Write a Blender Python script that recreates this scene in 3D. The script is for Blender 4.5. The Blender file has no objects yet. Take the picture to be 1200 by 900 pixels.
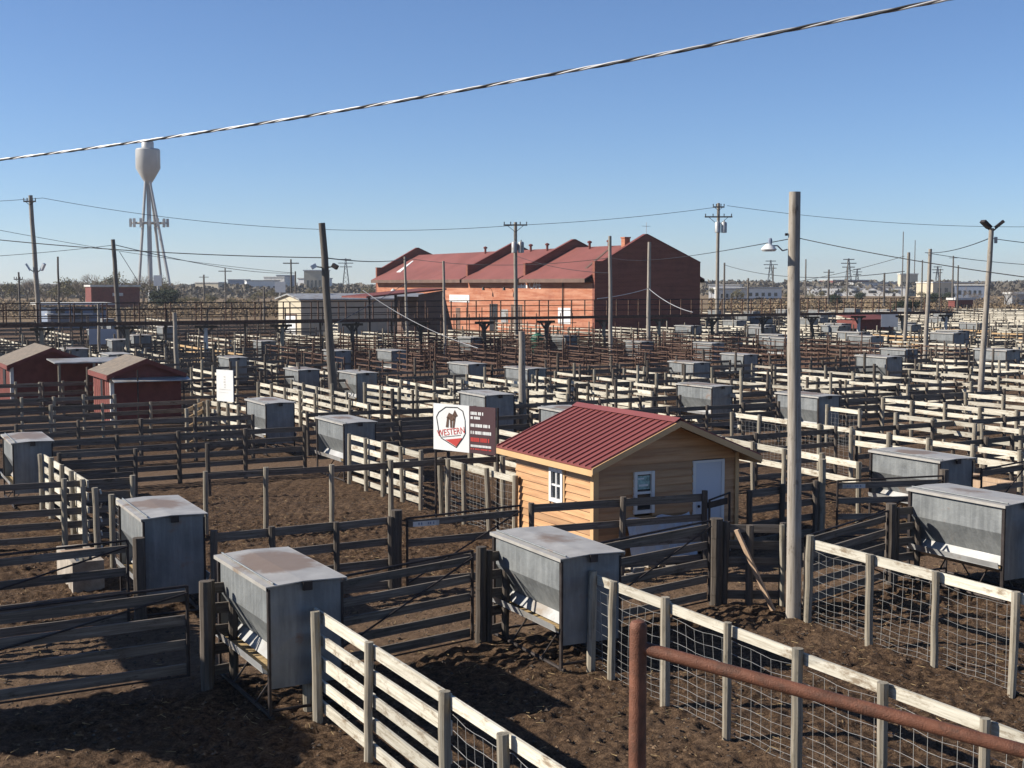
import bpy, math, random
import numpy as np
from mathutils import Vector, Matrix

# ------------------------------------------------------------------ camera
FPX, CAMH, YAW, HOR = 1550.0, 5.5, math.radians(28), 333.0
PITCH = math.atan((450 - HOR) / FPX)
FW = (math.sin(YAW), math.cos(YAW)); RT = (math.cos(YAW), -math.sin(YAW))
sc = bpy.context.scene
COL = sc.collection
cam_d = bpy.data.cameras.new('camera')
cam = bpy.data.objects.new('camera', cam_d); COL.objects.link(cam)
cam_d.sensor_width = 36; cam_d.lens = 36 * FPX / 1200
cam_d.clip_start = 0.1; cam_d.clip_end = 9000
cam.location = (0, 0, CAMH)
cam.rotation_euler = (math.pi / 2 - PITCH, 0, -YAW)
sc.camera = cam

# ------------------------------------------------------------------ light
SUN_EL = math.radians(31)
SUN_AZ = math.atan2(-0.90, 0.43)
w = bpy.data.worlds.new('World'); sc.world = w; w.use_nodes = True
nt = w.node_tree; nt.nodes.clear()
sky = nt.nodes.new('ShaderNodeTexSky'); sky.sky_type = 'NISHITA'; sky.sun_disc = False
sky.sun_elevation = SUN_EL; sky.sun_rotation = SUN_AZ; sky.altitude = 350
sky.air_density = 0.85; sky.dust_density = 0.0; sky.ozone_density = 5.0
bg = nt.nodes.new('ShaderNodeBackground'); bg.inputs['Strength'].default_value = 0.066
wo = nt.nodes.new('ShaderNodeOutputWorld')
tint = nt.nodes.new('ShaderNodeMix'); tint.data_type = 'RGBA'; tint.blend_type = 'MULTIPLY'; tint.inputs[0].default_value = 1
tint.inputs[7].default_value = (1.0, 1.04, 1.15, 1)
nt.links.new(sky.outputs[0], tint.inputs[6]); nt.links.new(tint.outputs[2], bg.inputs[0]); nt.links.new(bg.outputs[0], wo.inputs[0])
sl = bpy.data.lights.new('sun', 'SUN'); so = bpy.data.objects.new('sun', sl); COL.objects.link(so)
sl.energy = 4.9; sl.angle = math.radians(0.53); sl.color = (1.0, 0.93, 0.82)
sd = Vector((math.sin(SUN_AZ) * math.cos(SUN_EL), math.cos(SUN_AZ) * math.cos(SUN_EL), math.sin(SUN_EL)))
so.rotation_euler = sd.to_track_quat('Z', 'Y').to_euler(); so.location = (-30, 20, 40)
sc.view_settings.view_transform = 'Standard'; sc.view_settings.look = 'None'
sc.view_settings.gamma = 1; sc.view_settings.exposure = 0.76
sc.view_settings.use_curve_mapping = False

RNG = random.Random(7)

def ray(px, py):
    u = (px - 600) / FPX; v = (450 - py) / FPX
    return u, math.cos(PITCH) + v * math.sin(PITCH), -math.sin(PITCH) + v * math.cos(PITCH)
def on(px, py, z=0.0):
    """point of the place seen at a photograph position, at height z"""
    u, f, up = ray(px, py); t = (z - CAMH) / up
    return Vector((t * (u * RT[0] + f * FW[0]), t * (u * RT[1] + f * FW[1]), z))
def at(px, py, d):
    u, f, up = ray(px, py); t = d / f
    return Vector((t * (u * RT[0] + f * FW[0]), t * (u * RT[1] + f * FW[1]), CAMH + t * up))
def gp(px, d, z=0.0):
    lat = (px - 600) / FPX * d * 1.0
    return Vector((lat * RT[0] + d * FW[0], lat * RT[1] + d * FW[1], z))
def ld(lat, d, z=0.0):
    return Vector((lat * RT[0] + d * FW[0], lat * RT[1] + d * FW[1], z))

# ------------------------------------------------------------------ materials
def new_mat(name):
    m = bpy.data.materials.new(name); m.use_nodes = True
    n = m.node_tree; b = n.nodes['Principled BSDF']
    return m, n, b
def N(n, t, **kw):
    x = n.nodes.new(t)
    for k, v in kw.items():
        if k in x.inputs.keys() if isinstance(k, str) else False: x.inputs[k].default_value = v
        else: setattr(x, k, v)
    return x
def ramp(n, fac, stops):
    r = n.nodes.new('ShaderNodeValToRGB'); els = r.color_ramp.elements
    while len(els) < len(stops): els.new(0.5)
    for e, (p, c) in zip(els, stops):
        e.position = p; e.color = (c[0], c[1], c[2], 1)
    n.links.new(fac, r.inputs[0]); return r.outputs[0]
def noise(n, scale, detail=4, vec=None, rough=0.55):
    t = n.nodes.new('ShaderNodeTexNoise'); t.inputs['Scale'].default_value = scale
    t.inputs['Detail'].default_value = detail; t.inputs['Roughness'].default_value = rough
    if vec is not None: n.links.new(vec, t.inputs['Vector'])
    return t.outputs['Fac']
def mixc(n, fac, a, b, mode='MIX'):
    x = n.nodes.new('ShaderNodeMix'); x.data_type = 'RGBA'; x.blend_type = mode
    for s, v in ((0, fac), (6, a), (7, b)):
        if isinstance(v, (float, int)): x.inputs[s].default_value = v
        elif isinstance(v, tuple): x.inputs[s].default_value = (*v, 1)
        else: n.links.new(v, x.inputs[s])
    return x.outputs[2]
def mth(n, op, a, b=0.5):
    x = n.nodes.new('ShaderNodeMath'); x.operation = op
    for i, v in enumerate((a, b)):
        if isinstance(v, (float, int)): x.inputs[i].default_value = v
        else: n.links.new(v, x.inputs[i])
    return x.outputs[0]
def bump(n, b, h, strength=0.3, dist=0.02):
    x = n.nodes.new('ShaderNodeBump'); x.inputs['Strength'].default_value = strength
    x.inputs['Distance'].default_value = dist
    n.links.new(h, x.inputs['Height']); n.links.new(x.outputs[0], b.inputs['Normal'])
def objvec(n, scale=(1, 1, 1), rnd=True):
    tc = n.nodes.new('ShaderNodeTexCoord'); mp = n.nodes.new('ShaderNodeMapping')
    mp.inputs['Scale'].default_value = scale
    n.links.new(tc.outputs['Object'], mp.inputs['Vector'])
    if rnd:
        oi = n.nodes.new('ShaderNodeObjectInfo')
        m = mth(n, 'MULTIPLY', oi.outputs['Random'], 57.0)
        cb = n.nodes.new('ShaderNodeCombineXYZ')
        for i in range(3): n.links.new(m, cb.inputs[i])
        n.links.new(cb.outputs[0], mp.inputs['Location'])
    return mp.outputs[0]
ALBEDO = 0.80   # scales wood and plain colours down, so shade comes out deeper
def plain(name, col, rough=0.7, metal=0.0, var=0.25, scale=3.0, dirt=None, bmp=0.0, spec=0.3):
    col = tuple(c * ALBEDO for c in col)
    if dirt: dirt = tuple(c * ALBEDO for c in dirt)
    m, n, b = new_mat(name)
    v = objvec(n)
    f = noise(n, scale, 5, v)
    lo = tuple(c * (1 - var) for c in col); hi = tuple(min(1, c * (1 + var)) for c in col)
    c = ramp(n, f, [(0.3, lo), (0.7, hi)])
    if dirt:
        f2 = noise(n, scale * 0.6, 7, v, 0.7)
        c = mixc(n, ramp(n, f2, [(0.5, (0, 0, 0)), (0.66, (1, 1, 1))]), c, dirt)
    n.links.new(c, b.inputs['Base Color'])
    b.inputs['Roughness'].default_value = rough; b.inputs['Metallic'].default_value = metal
    b.inputs['Specular IOR Level'].default_value = spec
    if bmp: bump(n, b, noise(n, scale * 12, 4, v), bmp, 0.01)
    return m
def wood(name, stops, axis='X', wear=None, wearamt=(0.5, 0.62), rough=0.85, tint=0.35):
    stops = [(p, tuple(c * ALBEDO for c in k)) for p, k in stops]
    if wear: wear = tuple(c * ALBEDO for c in wear)
    m, n, b = new_mat(name)
    s = {'X': (0.9, 22, 22), 'Z': (22, 22, 0.9)}[axis]
    v = objvec(n, s)
    f = noise(n, 1.6, 6, v, 0.65)
    c = ramp(n, f, stops)
    if wear:
        v2 = objvec(n, {'X': (2.2, 6, 6), 'Z': (6, 6, 2.2)}[axis])
        f2 = noise(n, 1.3, 6, v2, 0.75)
        c = mixc(n, ramp(n, f2, [(wearamt[0], (0, 0, 0)), (wearamt[1], (1, 1, 1))]), c, wear)
    oi = n.nodes.new('ShaderNodeObjectInfo')
    k = mth(n, 'MULTIPLY_ADD', oi.outputs['Random'], tint)
    k.node.inputs[2].default_value = 1 - tint * 0.6
    hsv = n.nodes.new('ShaderNodeHueSaturation'); n.links.new(c, hsv.inputs['Color']); n.links.new(k, hsv.inputs['Value'])
    n.links.new(hsv.outputs[0], b.inputs['Base Color'])
    b.inputs['Roughness'].default_value = rough; b.inputs['Specular IOR Level'].default_value = 0.2
    bump(n, b, f, 0.5, 0.006)
    return m
M = {}
M['pale'] = wood('whitewashed_board', [(0.3, (.38, .33, .25)), (0.5, (.60, .56, .46)), (0.75, (.76, .72, .62))], 'X', (.27, .21, .145), (0.52, 0.66), tint=.5)
M['post'] = wood('weathered_post', [(0.3, (.20, .165, .12)), (0.55, (.36, .32, .25)), (0.8, (.48, .44, .36))], 'Z', (.15, .13, .09), (0.55, 0.7))
M['postd'] = wood('dark_post', [(0.3, (.065, .052, .042)), (0.55, (.13, .108, .088)), (0.8, (.22, .19, .16))], 'Z')
M['dark'] = wood('bare_board', [(0.3, (.10, .083, .066)), (0.55, (.21, .178, .146)), (0.8, (.36, .32, .27))], 'X', (.07, .055, .04), (0.56, 0.7))
M['cedar'] = wood('new_tan_board', [(0.3, (.50, .32, .16)), (0.7, (.66, .46, .25))], 'X')
M['plank'] = wood('bare_plank', [(0.3, (.40, .27, .17)), (0.7, (.55, .40, .28))], 'Z')
M['pole'] = wood('utility_pole_wood', [(0.3, (.20, .17, .135)), (0.55, (.36, .32, .27)), (0.8, (.46, .42, .36))], 'Z', (.14, .11, .085), (0.56, 0.68))
M['poled'] = wood('dark_pole_wood', [(0.3, (.10, .085, .07)), (0.6, (.19, .165, .14)), (0.8, (.25, .22, .19))], 'Z')
M['rust'] = plain('rusty_pipe', (.125, .072, .05), 0.75, 0.1, 0.45, 9, (.10, .05, .035), 0.5)
M['steel'] = plain('dark_steel_pipe', (.055, .045, .042), 0.6, 0.5, 0.4, 6)
M['redpipe'] = plain('red_brown_pipe', (.19, .078, .045), 0.6, 0.0, 0.35, 16, (.11, .055, .035), 0.4)
M['wire'] = plain('galvanized_wire', (.50, .49, .46), 0.45, 0.5, 0.2, 2)
M['concrete'] = plain('concrete', (.40, .35, .29), 0.9, 0, 0.25, 3, (.26, .21, .16), 0.4)
M['white'] = plain('white_paint', (.78, .78, .76), 0.5, 0, 0.06, 1.5)
M['whiteold'] = plain('old_white_paint', (.66, .65, .61), 0.6, 0, 0.15, 2, (.45, .42, .37))
M['dirtyred'] = plain('barn_red_paint', (.19, .056, .045), 0.75, 0, 0.25, 3, (.19, .05, .04))
M['redroof'] = plain('red_metal_roof', (.28, .085, .075), 0.42, 0.15, 0.08, 0.6)
M['maroon'] = plain('maroon_paint', (.07, .033, .037), 0.5, 0, 0.1, 1)
M['signred'] = plain('sign_red', (.55, .06, .05), 0.5, 0, 0.05, 1)
M['black'] = plain('black_paint', (.02, .02, .022), 0.5, 0, 0.1, 1)
M['glass'] = plain('window_glass', (.03, .035, .04), 0.08, 0, 0.1, 1, spec=0.8)
M['poster'] = plain('window_poster', (.30, .45, .43), 0.5, 0, 0.5, 14)
M['bluegrey'] = plain('blue_grey_paint', (.24, .28, .36), 0.55, 0, 0.1, 1)
M['doorw'] = plain('white_door', (.62, .66, .72), 0.5, 0, 0.05, 1)
M['green'] = plain('green_plastic', (.04, .16, .10), 0.5, 0, 0.2, 2)
M['shingle'] = plain('grey_shingle', (.24, .195, .15), 0.9, 0, 0.3, 6, (.18, .16, .14), 0.6)
M['tin'] = plain('tin_sheet', (.45, .45, .44), 0.5, 0.4, 0.2, 2, (.30, .25, .20))
M['beige'] = plain('beige_metal_siding', (.60, .52, .38), 0.6, 0, 0.08, 1)
M['tower'] = plain('tower_paint', (.52, .51, .49), 0.45, 0.2, 0.06, 0.4)
M['brown'] = plain('brown_metal_siding', (.16, .10, .075), 0.7, 0, 0.2, 1)
M['lens'] = plain('lamp_lens', (.75, .77, .78), 0.2, 0, 0.05, 1)
M['cable'] = plain('aluminium_cable', (.42, .42, .43), 0.5, 0.6, 0.2, 1)
M['cableb'] = plain('black_cable', (.025, .025, .028), 0.6, 0, 0.2, 1)
M['bark'] = plain('bark', (.085, .065, .05), 0.9, 0, 0.3, 4)
M['twig'] = plain('bare_twig', (.27, .22, .17), 0.9, 0, 0.35, 0.3)
M['olive'] = plain('dry_leaf', (.19, .165, .08), 0.9, 0, 0.35, 0.3)
M['evergreen'] = plain('evergreen_leaf', (.045, .06, .03), 0.9, 0, 0.35, 0.3)
M['scrub'] = plain('dry_scrub', (.24, .175, .105), 0.95, 0, 0.4, 0.1)
M['hill'] = plain('distant_wood', (.15, .13, .10), 0.95, 0, 0.4, 0.05)
M['dustclod'] = plain('dry_clod', (.19, .125, .075), 0.95, 0, 0.35, 6)
M['straw'] = plain('straw', (.42, .30, .15), 0.9, 0, 0.4, 14)

def galv_mat():
    m, n, b = new_mat('galvanized_sheet')
    v = objvec(n, (1, 1, 1)); v2 = objvec(n, (7, 7, 0.7))
    f = noise(n, 2.2, 5, v); g = noise(n, 1.5, 5, v2, 0.6)
    c = ramp(n, f, [(0.3, (.125, .132, .134)), (0.7, (.20, .21, .21))])
    c = mixc(n, ramp(n, g, [(0.45, (0, 0, 0)), (0.75, (.55, .55, .55))]), c, (.29, .30, .295))
    # rust and manure stains with their own shape
    h = noise(n, 1.1, 7, v, 0.7)
    c = mixc(n, ramp(n, h, [(0.60, (0, 0, 0)), (0.70, (.8, .8, .8))]), c, (.19, .11, .07))
    n.links.new(c, b.inputs['Base Color'])
    b.inputs['Metallic'].default_value = 0.12; b.inputs['Roughness'].default_value = 0.5; b.inputs['Specular IOR Level'].default_value = 0.3
    vor = n.nodes.new('ShaderNodeTexVoronoi'); vor.inputs['Scale'].default_value = 26
    n.links.new(v, vor.inputs['Vector'])
    bump(n, b, f, 0.6, 0.06)
    return m
M['galv'] = galv_mat()
def lid_mat():
    m, n, b = new_mat('feeder_lid_sheet')
    v = objvec(n); f = noise(n, 3, 5, v)
    c = ramp(n, f, [(0.3, (.33, .31, .28)), (0.7, (.44, .42, .38))])
    # rust stain patch in the middle of the sheet
    tc = n.nodes.new('ShaderNodeTexCoord'); mp = n.nodes.new('ShaderNodeMapping')
    mp.inputs['Location'].default_value = (-0.05, -0.25, 0); mp.inputs['Scale'].default_value = (1.9, 1.3, 0)
    n.links.new(tc.outputs['Object'], mp.inputs[0])
    ln = n.nodes.new('ShaderNodeVectorMath'); ln.operation = 'LENGTH'; n.links.new(mp.outputs[0], ln.inputs[0])
    oi = n.nodes.new('ShaderNodeObjectInfo')
    k = mth(n, 'ADD', mth(n, 'MULTIPLY', ln.outputs['Value'], .8), mth(n, 'MULTIPLY', noise(n, 1.8, 7, v, 0.7), 1.5))
    k = mth(n, 'ADD', k, mth(n, 'MULTIPLY', mth(n, 'SUBTRACT', oi.outputs['Random'], .4), .7))
    c = mixc(n, ramp(n, mth(n, 'MULTIPLY', k, .6), [(0.70, (.85, .85, .85)), (0.86, (0, 0, 0))]), c, (.22, .145, .09))
    n.links.new(c, b.inputs['Base Color'])
    b.inputs['Metallic'].default_value = 0.25; b.inputs['Roughness'].default_value = 0.5
    bump(n, b, f, 0.3, 0.03)
    return m
M['lid'] = lid_mat()

def mud_mat():
    m, n, b = new_mat('churned_mud')
    g = n.nodes.new('ShaderNodeNewGeometry'); P = g.outputs['Position']
    f1 = noise(n, 0.35, 6, P, 0.65); f2 = noise(n, 7.5, 7, P, 0.75); f3 = noise(n, 30, 5, P, 0.7)
    mud = ramp(n, f2, [(0.37, (.036, .021, .012)), (0.50, (.105, .062, .035)), (0.64, (.23, .145, .083))])
    mud = mixc(n, ramp(n, f3, [(0.5, (.0, .0, .0)), (0.7, (.5, .5, .5))]), mud, (.24, .155, .095))
    pack = ramp(n, f2, [(0.3, (.125, .077, .045)), (0.55, (.21, .137, .086)), (0.8, (.30, .21, .14))])
    # packed, drier drover's alleys run along X every 18.2 m
    sx = n.nodes.new('ShaderNodeSeparateXYZ'); n.links.new(P, sx.inputs[0])
    y = mth(n, 'SUBTRACT', sx.outputs[1], 19.7)
    y = mth(n, 'ADD', y, 9.1 + 182); y = mth(n, 'MODULO', y, 18.2); y = mth(n, 'SUBTRACT', y, 9.1); y = mth(n, 'ABSOLUTE', y)
    y = mth(n, 'ADD', y, mth(n, 'MULTIPLY', noise(n, 0.8, 5, P, 0.7), 2.6))
    al = ramp(n, mth(n, 'MULTIPLY', y, 0.25), [(0.66, (1, 1, 1)), (0.90, (0, 0, 0))])
    c = mixc(n, al, mud, pack)
    pt = ramp(n, f1, [(0.5, (0, 0, 0)), (0.72, (.6, .6, .6))])
    c = mixc(n, pt, c, pack)
    # beyond the pens: dry grass field
    far = ramp(n, mth(n, 'MULTIPLY', sx.outputs[1], 0.0025), [(0.47, (0, 0, 0)), (0.52, (1, 1, 1))])
    fld = ramp(n, noise(n, 0.02, 8, P, 0.7), [(0.35, (.15, .105, .06)), (0.55, (.24, .17, .10)), (0.7, (.13, .115, .055))])
    c = mixc(n, far, c, fld)
    n.links.new(c, b.inputs['Base Color'])
    b.inputs['Roughness'].default_value = 0.9; b.inputs['Specular IOR Level'].default_value = 0.15
    h = mth(n, 'ADD', f2, mth(n, 'MULTIPLY', f3, 0.35))
    bump(n, b, h, 1.0, 0.14)
    return m
M['mud'] = mud_mat()
def brick_mat(nm='painted_red_brick', c1=(.37, .145, .08, 1), c2=(.32, .115, .065, 1), c3=(.44, .22, .14), c4=(.21, .07, .045)):
    m, n, b = new_mat(nm)
    v = objvec(n, (1, 1, 1), False)
    sx = n.nodes.new('ShaderNodeSeparateXYZ'); n.links.new(v, sx.inputs[0])
    cb = n.nodes.new('ShaderNodeCombineXYZ'); n.links.new(mth(n, 'ADD', sx.outputs[0], sx.outputs[1]), cb.inputs[0]); n.links.new(sx.outputs[2], cb.inputs[1])
    br = n.nodes.new('ShaderNodeTexBrick'); n.links.new(cb.outputs[0], br.inputs['Vector'])
    br.inputs['Scale'].default_value = 1.0; br.inputs['Brick Width'].default_value = 0.42; br.inputs['Row Height'].default_value = 0.14
    br.inputs['Mortar Size'].default_value = 0.012
    br.inputs['Color1'].default_value = c1; br.inputs['Color2'].default_value = c2; br.inputs['Mortar'].default_value = (.30, .12, .07, 1)
    mp = n.nodes.new('ShaderNodeMapping'); mp.inputs['Scale'].default_value = (0.15, 0.15, 1.8); n.links.new(v, mp.inputs[0])
    f = noise(n, 1.4, 7, mp.outputs[0], 0.65)
    c = mixc(n, ramp(n, f, [(0.42, (0, 0, 0)), (0.62, (.9, .9, .9))]), br.outputs[0], c3)
    f2 = noise(n, 0.35, 6, v, 0.7)
    c = mixc(n, ramp(n, f2, [(0.52, (0, 0, 0)), (0.7, (.5, .5, .5))]), c, c4)
    n.links.new(c, b.inputs['Base Color']); b.inputs['Roughness'].default_value = 0.85
    b.inputs['Specular IOR Level'].default_value = 0.2
    return m
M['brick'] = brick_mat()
M['brick_shaded'] = brick_mat('shaded_red_brick', (.17, .058, .042, 1), (.13, .046, .035, 1), (.22, .085, .06), (.085, .03, .027))  # same brick darkened: shade of gables and fire walls put into the colour
M['oldredroof'] = plain('old_red_roofing', (.25, .085, .07), 0.7, 0, 0.14, 0.25, (.21, .07, .055))
def siding_mat():
    m, n, b = new_mat('honey_lap_siding')
    v = objvec(n, (0.8, 0.8, 12), False)
    f = noise(n, 1.3, 6, v, 0.6)
    c = ramp(n, f, [(0.25, (.29, .135, .055)), (0.5, (.41, .22, .093)), (0.75, (.49, .285, .135))])
    # each board its own tone
    v3 = objvec(n, (1, 1, 1), False)
    sx = n.nodes.new('ShaderNodeSeparateXYZ'); n.links.new(v3, sx.inputs[0])
    row = mth(n, 'FLOOR', mth(n, 'DIVIDE', sx.outputs[2], 0.15), 0)
    wn = n.nodes.new('ShaderNodeTexWhiteNoise'); wn.noise_dimensions = '1D'; n.links.new(row, wn.inputs['W'])
    k = mth(n, 'MULTIPLY_ADD', wn.outputs['Value'], 0.42); k.node.inputs[2].default_value = 0.75
    hsv = n.nodes.new('ShaderNodeHueSaturation'); n.links.new(c, hsv.inputs['Color']); n.links.new(k, hsv.inputs['Value'])
    n.links.new(hsv.outputs[0], b.inputs['Base Color']); b.inputs['Roughness'].default_value = 0.55
    return m
M['siding'] = siding_mat()
M['trim'] = plain('honey_trim', (.62, .40, .20), 0.6, 0, 0.1, 2)

# ------------------------------------------------------------------ mesh helpers
class MB:
    def __init__(s): s.v = []; s.f = []
    def quadbox(s, pts):
        i = len(s.v); s.v += [tuple(p) for p in pts]
        for a in ((0, 3, 2, 1), (4, 5, 6, 7), (0, 1, 5, 4), (1, 2, 6, 5), (2, 3, 7, 6), (3, 0, 4, 7)):
            s.f.append(tuple(i + k for k in a))
        return s
    def box(s, x0, x1, y0, y1, z0, z1):
        return s.quadbox([(x0, y0, z0), (x1, y0, z0), (x1, y1, z0), (x0, y1, z0), (x0, y0, z1), (x1, y0, z1), (x1, y1, z1), (x0, y1, z1)])
    def beam(s, a, b, wy, hz, up=(0, 0, 1)):
        a = Vector(a); b = Vector(b); d = (b - a).normalized(); u = Vector(up)
        if abs(d.dot(u)) > 0.98: u = Vector((0, 1, 0))
        r = d.cross(u).normalized(); u = r.cross(d).normalized()
        r *= wy / 2; u *= hz / 2
        return s.quadbox([a - r - u, a + r - u, b + r - u, b - r - u, a - r + u, a + r + u, b + r + u, b - r + u])
    def cyl(s, a, b, r0, r1=None, n=8, cap=True):
        a = Vector(a); b = Vector(b); r1 = r0 if r1 is None else r1
        d = (b - a).normalized(); u = Vector((0, 0, 1)) if abs(d.z) < 0.95 else Vector((1, 0, 0))
        x = d.cross(u).normalized(); y = d.cross(x).normalized(); i = len(s.v)
        for k in range(n):
            t = 2 * math.pi * k / n; o = x * math.cos(t) + y * math.sin(t)
            s.v.append(tuple(a + o * r0)); s.v.append(tuple(b + o * r1))
        for k in range(n):
            k2 = (k + 1) % n
            s.f.append((i + 2 * k, i + 2 * k2, i + 2 * k2 + 1, i + 2 * k + 1))
        if cap:
            s.f.append(tuple(i + 2 * k for k in range(n))[::-1]); s.f.append(tuple(i + 2 * k + 1 for k in range(n)))
        return s
    def tube(s, pts, r, n=6):
        for a, b in zip(pts[:-1], pts[1:]): s.cyl(a, b, r, r, n, True)
        return s
    def poly(s, pts):
        i = len(s.v); s.v += [tuple(p) for p in pts]; s.f.append(tuple(range(i, i + len(pts)))); return s
    def slab(s, pts, vec):
        """polygon pts extruded by vec"""
        n = len(pts); i = len(s.v); v = Vector(vec)
        s.v += [tuple(p) for p in pts] + [tuple(Vector(p) + v) for p in pts]
        s.f.append(tuple(range(i, i + n))[::-1]); s.f.append(tuple(range(i + n, i + 2 * n)))
        for k in range(n):
            k2 = (k + 1) % n; s.f.append((i + k, i + k2, i + n + k2, i + n + k))
        return s
    def lathe(s, prof, n=20, c=(0, 0, 0)):
        i = len(s.v)
        for r, z in prof:
            for k in range(n):
                t = 2 * math.pi * k / n; s.v.append((c[0] + r * math.cos(t), c[1] + r * math.sin(t), c[2] + z))
        for j in range(len(prof) - 1):
            for k in range(n):
                k2 = (k + 1) % n; s.f.append((i + j * n + k, i + j * n + k2, i + (j + 1) * n + k2, i + (j + 1) * n + k))
        s.f.append(tuple(i + k for k in range(n))[::-1]); s.f.append(tuple(i + (len(prof) - 1) * n + k for k in range(n)))
        return s
    def build(s, name, mat, parent=None, loc=None, smooth=False, rz=0):
        me = bpy.data.meshes.new(name); me.from_pydata(s.v, [], s.f); me.materials.append(M[mat] if isinstance(mat, str) else mat)
        if smooth:
            me.polygons.foreach_set('use_smooth', [True] * len(me.polygons))
            try: me.set_sharp_from_angle(angle=math.radians(35))
            except Exception: pass
        me.update()
        o = bpy.data.objects.new(name, me); COL.objects.link(o)
        if parent is not None: o.parent = parent
        if loc is not None: o.location = loc
        o.rotation_euler.z = rz
        return o
def tag(o, label, cat, group=None, kind=None):
    if label: o['label'] = label
    if cat: o['category'] = cat
    if group: o['group'] = group
    if kind: o['kind'] = kind
    return o
def thing(name, label, cat, loc=(0, 0, 0), rz=0, group=None):
    o = bpy.data.objects.new(name, None); COL.objects.link(o); o.empty_display_size = 0.3
    o.location = loc; o.rotation_euler.z = rz
    return tag(o, label, cat, group)
CH = {}
def kids(o):
    return [c for c in COL.objects if c.parent == o]
def snap(o):
    """remember a prototype's tree once"""
    return (o, [snap(c) for c in kids(o)])
def dup(tree, loc, rz=0, label=None, group=None, scale=None):
    def cp(t, par):
        c = t[0].copy(); COL.objects.link(c); c.parent = par
        for k in t[1]: cp(k, c)
        return c
    r = cp(tree, None); r.location = loc; r.rotation_euler.z = rz
    if label: r['label'] = label
    if group: r['group'] = group
    if scale: r.scale = scale
    return r
class Proto:
    """first use moves the source thing itself, later uses are copies"""
    def __init__(s, root): s.t = snap(root); s.used = False
    def put(s, loc, rz=0, label=None, group=None, scale=None):
        if not s.used:
            s.used = True; r = s.t[0]; r.location = loc; r.rotation_euler.z = rz
            if label: r['label'] = label
            if group: r['group'] = group
            s.pending = scale
            if scale: r.scale = scale
            return r
        r = dup(s.t, loc, rz, label, group, scale or (1, 1, 1)); return r

# ------------------------------------------------------------------ ground
def vnoise(x, y, seed):
    """smooth value noise for numpy arrays"""
    xi = np.floor(x).astype(np.int64); yi = np.floor(y).astype(np.int64); xf = x - xi; yf = y - yi
    def h(a, b):
        n = (a * 374761393 + b * 668265263 + seed * 974634) & 0x7fffffff
        n = (n ^ (n >> 13)) * 1274126177 & 0x7fffffff
        return ((n ^ (n >> 16)) & 0xffff) / 65535.0
    u = xf * xf * (3 - 2 * xf); v = yf * yf * (3 - 2 * yf)
    return (h(xi, yi) * (1 - u) + h(xi + 1, yi) * u) * (1 - v) + (h(xi, yi + 1) * (1 - u) + h(xi + 1, yi + 1) * u) * v
def axis(f0, f1, step, lo, hi, g=1.07):
    mid = list(np.arange(f0, f1, step)); up = []; s = step; x = mid[-1]
    while x < hi: s *= g; x += s; up.append(min(x, hi))
    dn = []; s = step; x = mid[0]
    while x > lo: s *= g; x -= s; dn.append(max(x, lo))
    return np.array(dn[::-1] + mid + up)
U = axis(-9, 12, 0.042, -3500, 3500); V = axis(14.5, 31, 0.042, -300, 6000)
LU, DV = np.meshgrid(U, V)
WX = LU * RT[0] + DV * FW[0]; WY = LU * RT[1] + DV * FW[1]
Zg = np.zeros_like(WX)
fine = np.clip((50 - DV) / 20, 0, 1) * np.clip((DV - 8) / 4, 0, 1) * np.clip((22 - np.abs(LU)) / 8, 0, 1)
al = np.abs(((WY - 19.7 + 9.1 + 182) % 18.2) - 9.1)
churn = 0.45 + 0.55 * np.clip((al - 1.4) / 1.2, 0, 1)
for sc_, a_, sd_ in ((0.9, .07, 1), (2.6, .05, 2), (5.5, .045, 3), (8.5, .065, 4), (11.5, .065, 5)):
    ca, sa = math.cos(sd_ * 1.3), math.sin(sd_ * 1.3)
    ax_, ay_ = WX * ca - WY * sa, WX * sa + WY * ca
    wx_ = vnoise(ax_ * sc_ * .5 + 90, ay_ * sc_ * .5 + 90, sd_ + 20) * 1.4
    nn = vnoise(ax_ * sc_ + 500 + wx_, ay_ * sc_ + 500 - wx_, sd_) - 0.5
    if sd_ >= 3: nn = np.sign(nn) * np.abs(nn * 2) ** 1.5 * .6
    Zg += nn * a_ * churn * fine
Zg -= 0.0
nr, nc = WX.shape
co = np.stack([WX, WY, Zg], -1).reshape(-1, 3)
idx = np.arange(nr * nc).reshape(nr, nc)
q = np.stack([idx[:-1, :-1], idx[:-1, 1:], idx[1:, 1:], idx[1:, :-1]], -1).reshape(-1, 4)
me = bpy.data.meshes.new('ground'); me.vertices.add(len(co)); me.vertices.foreach_set('co', co.astype(np.float32).ravel())
me.loops.add(q.size); me.loops.foreach_set('vertex_index', q.astype(np.int32).ravel())
me.polygons.add(len(q)); me.polygons.foreach_set('loop_start', np.arange(0, q.size, 4, dtype=np.int32)); me.polygons.foreach_set('loop_total', np.full(len(q), 4, np.int32))
me.polygons.foreach_set('use_smooth', np.ones(len(q), bool))
me.update(); me.validate(); me.materials.append(M['mud'])
ground = bpy.data.objects.new('ground', me); COL.objects.link(ground); ground['kind'] = 'structure'

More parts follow.
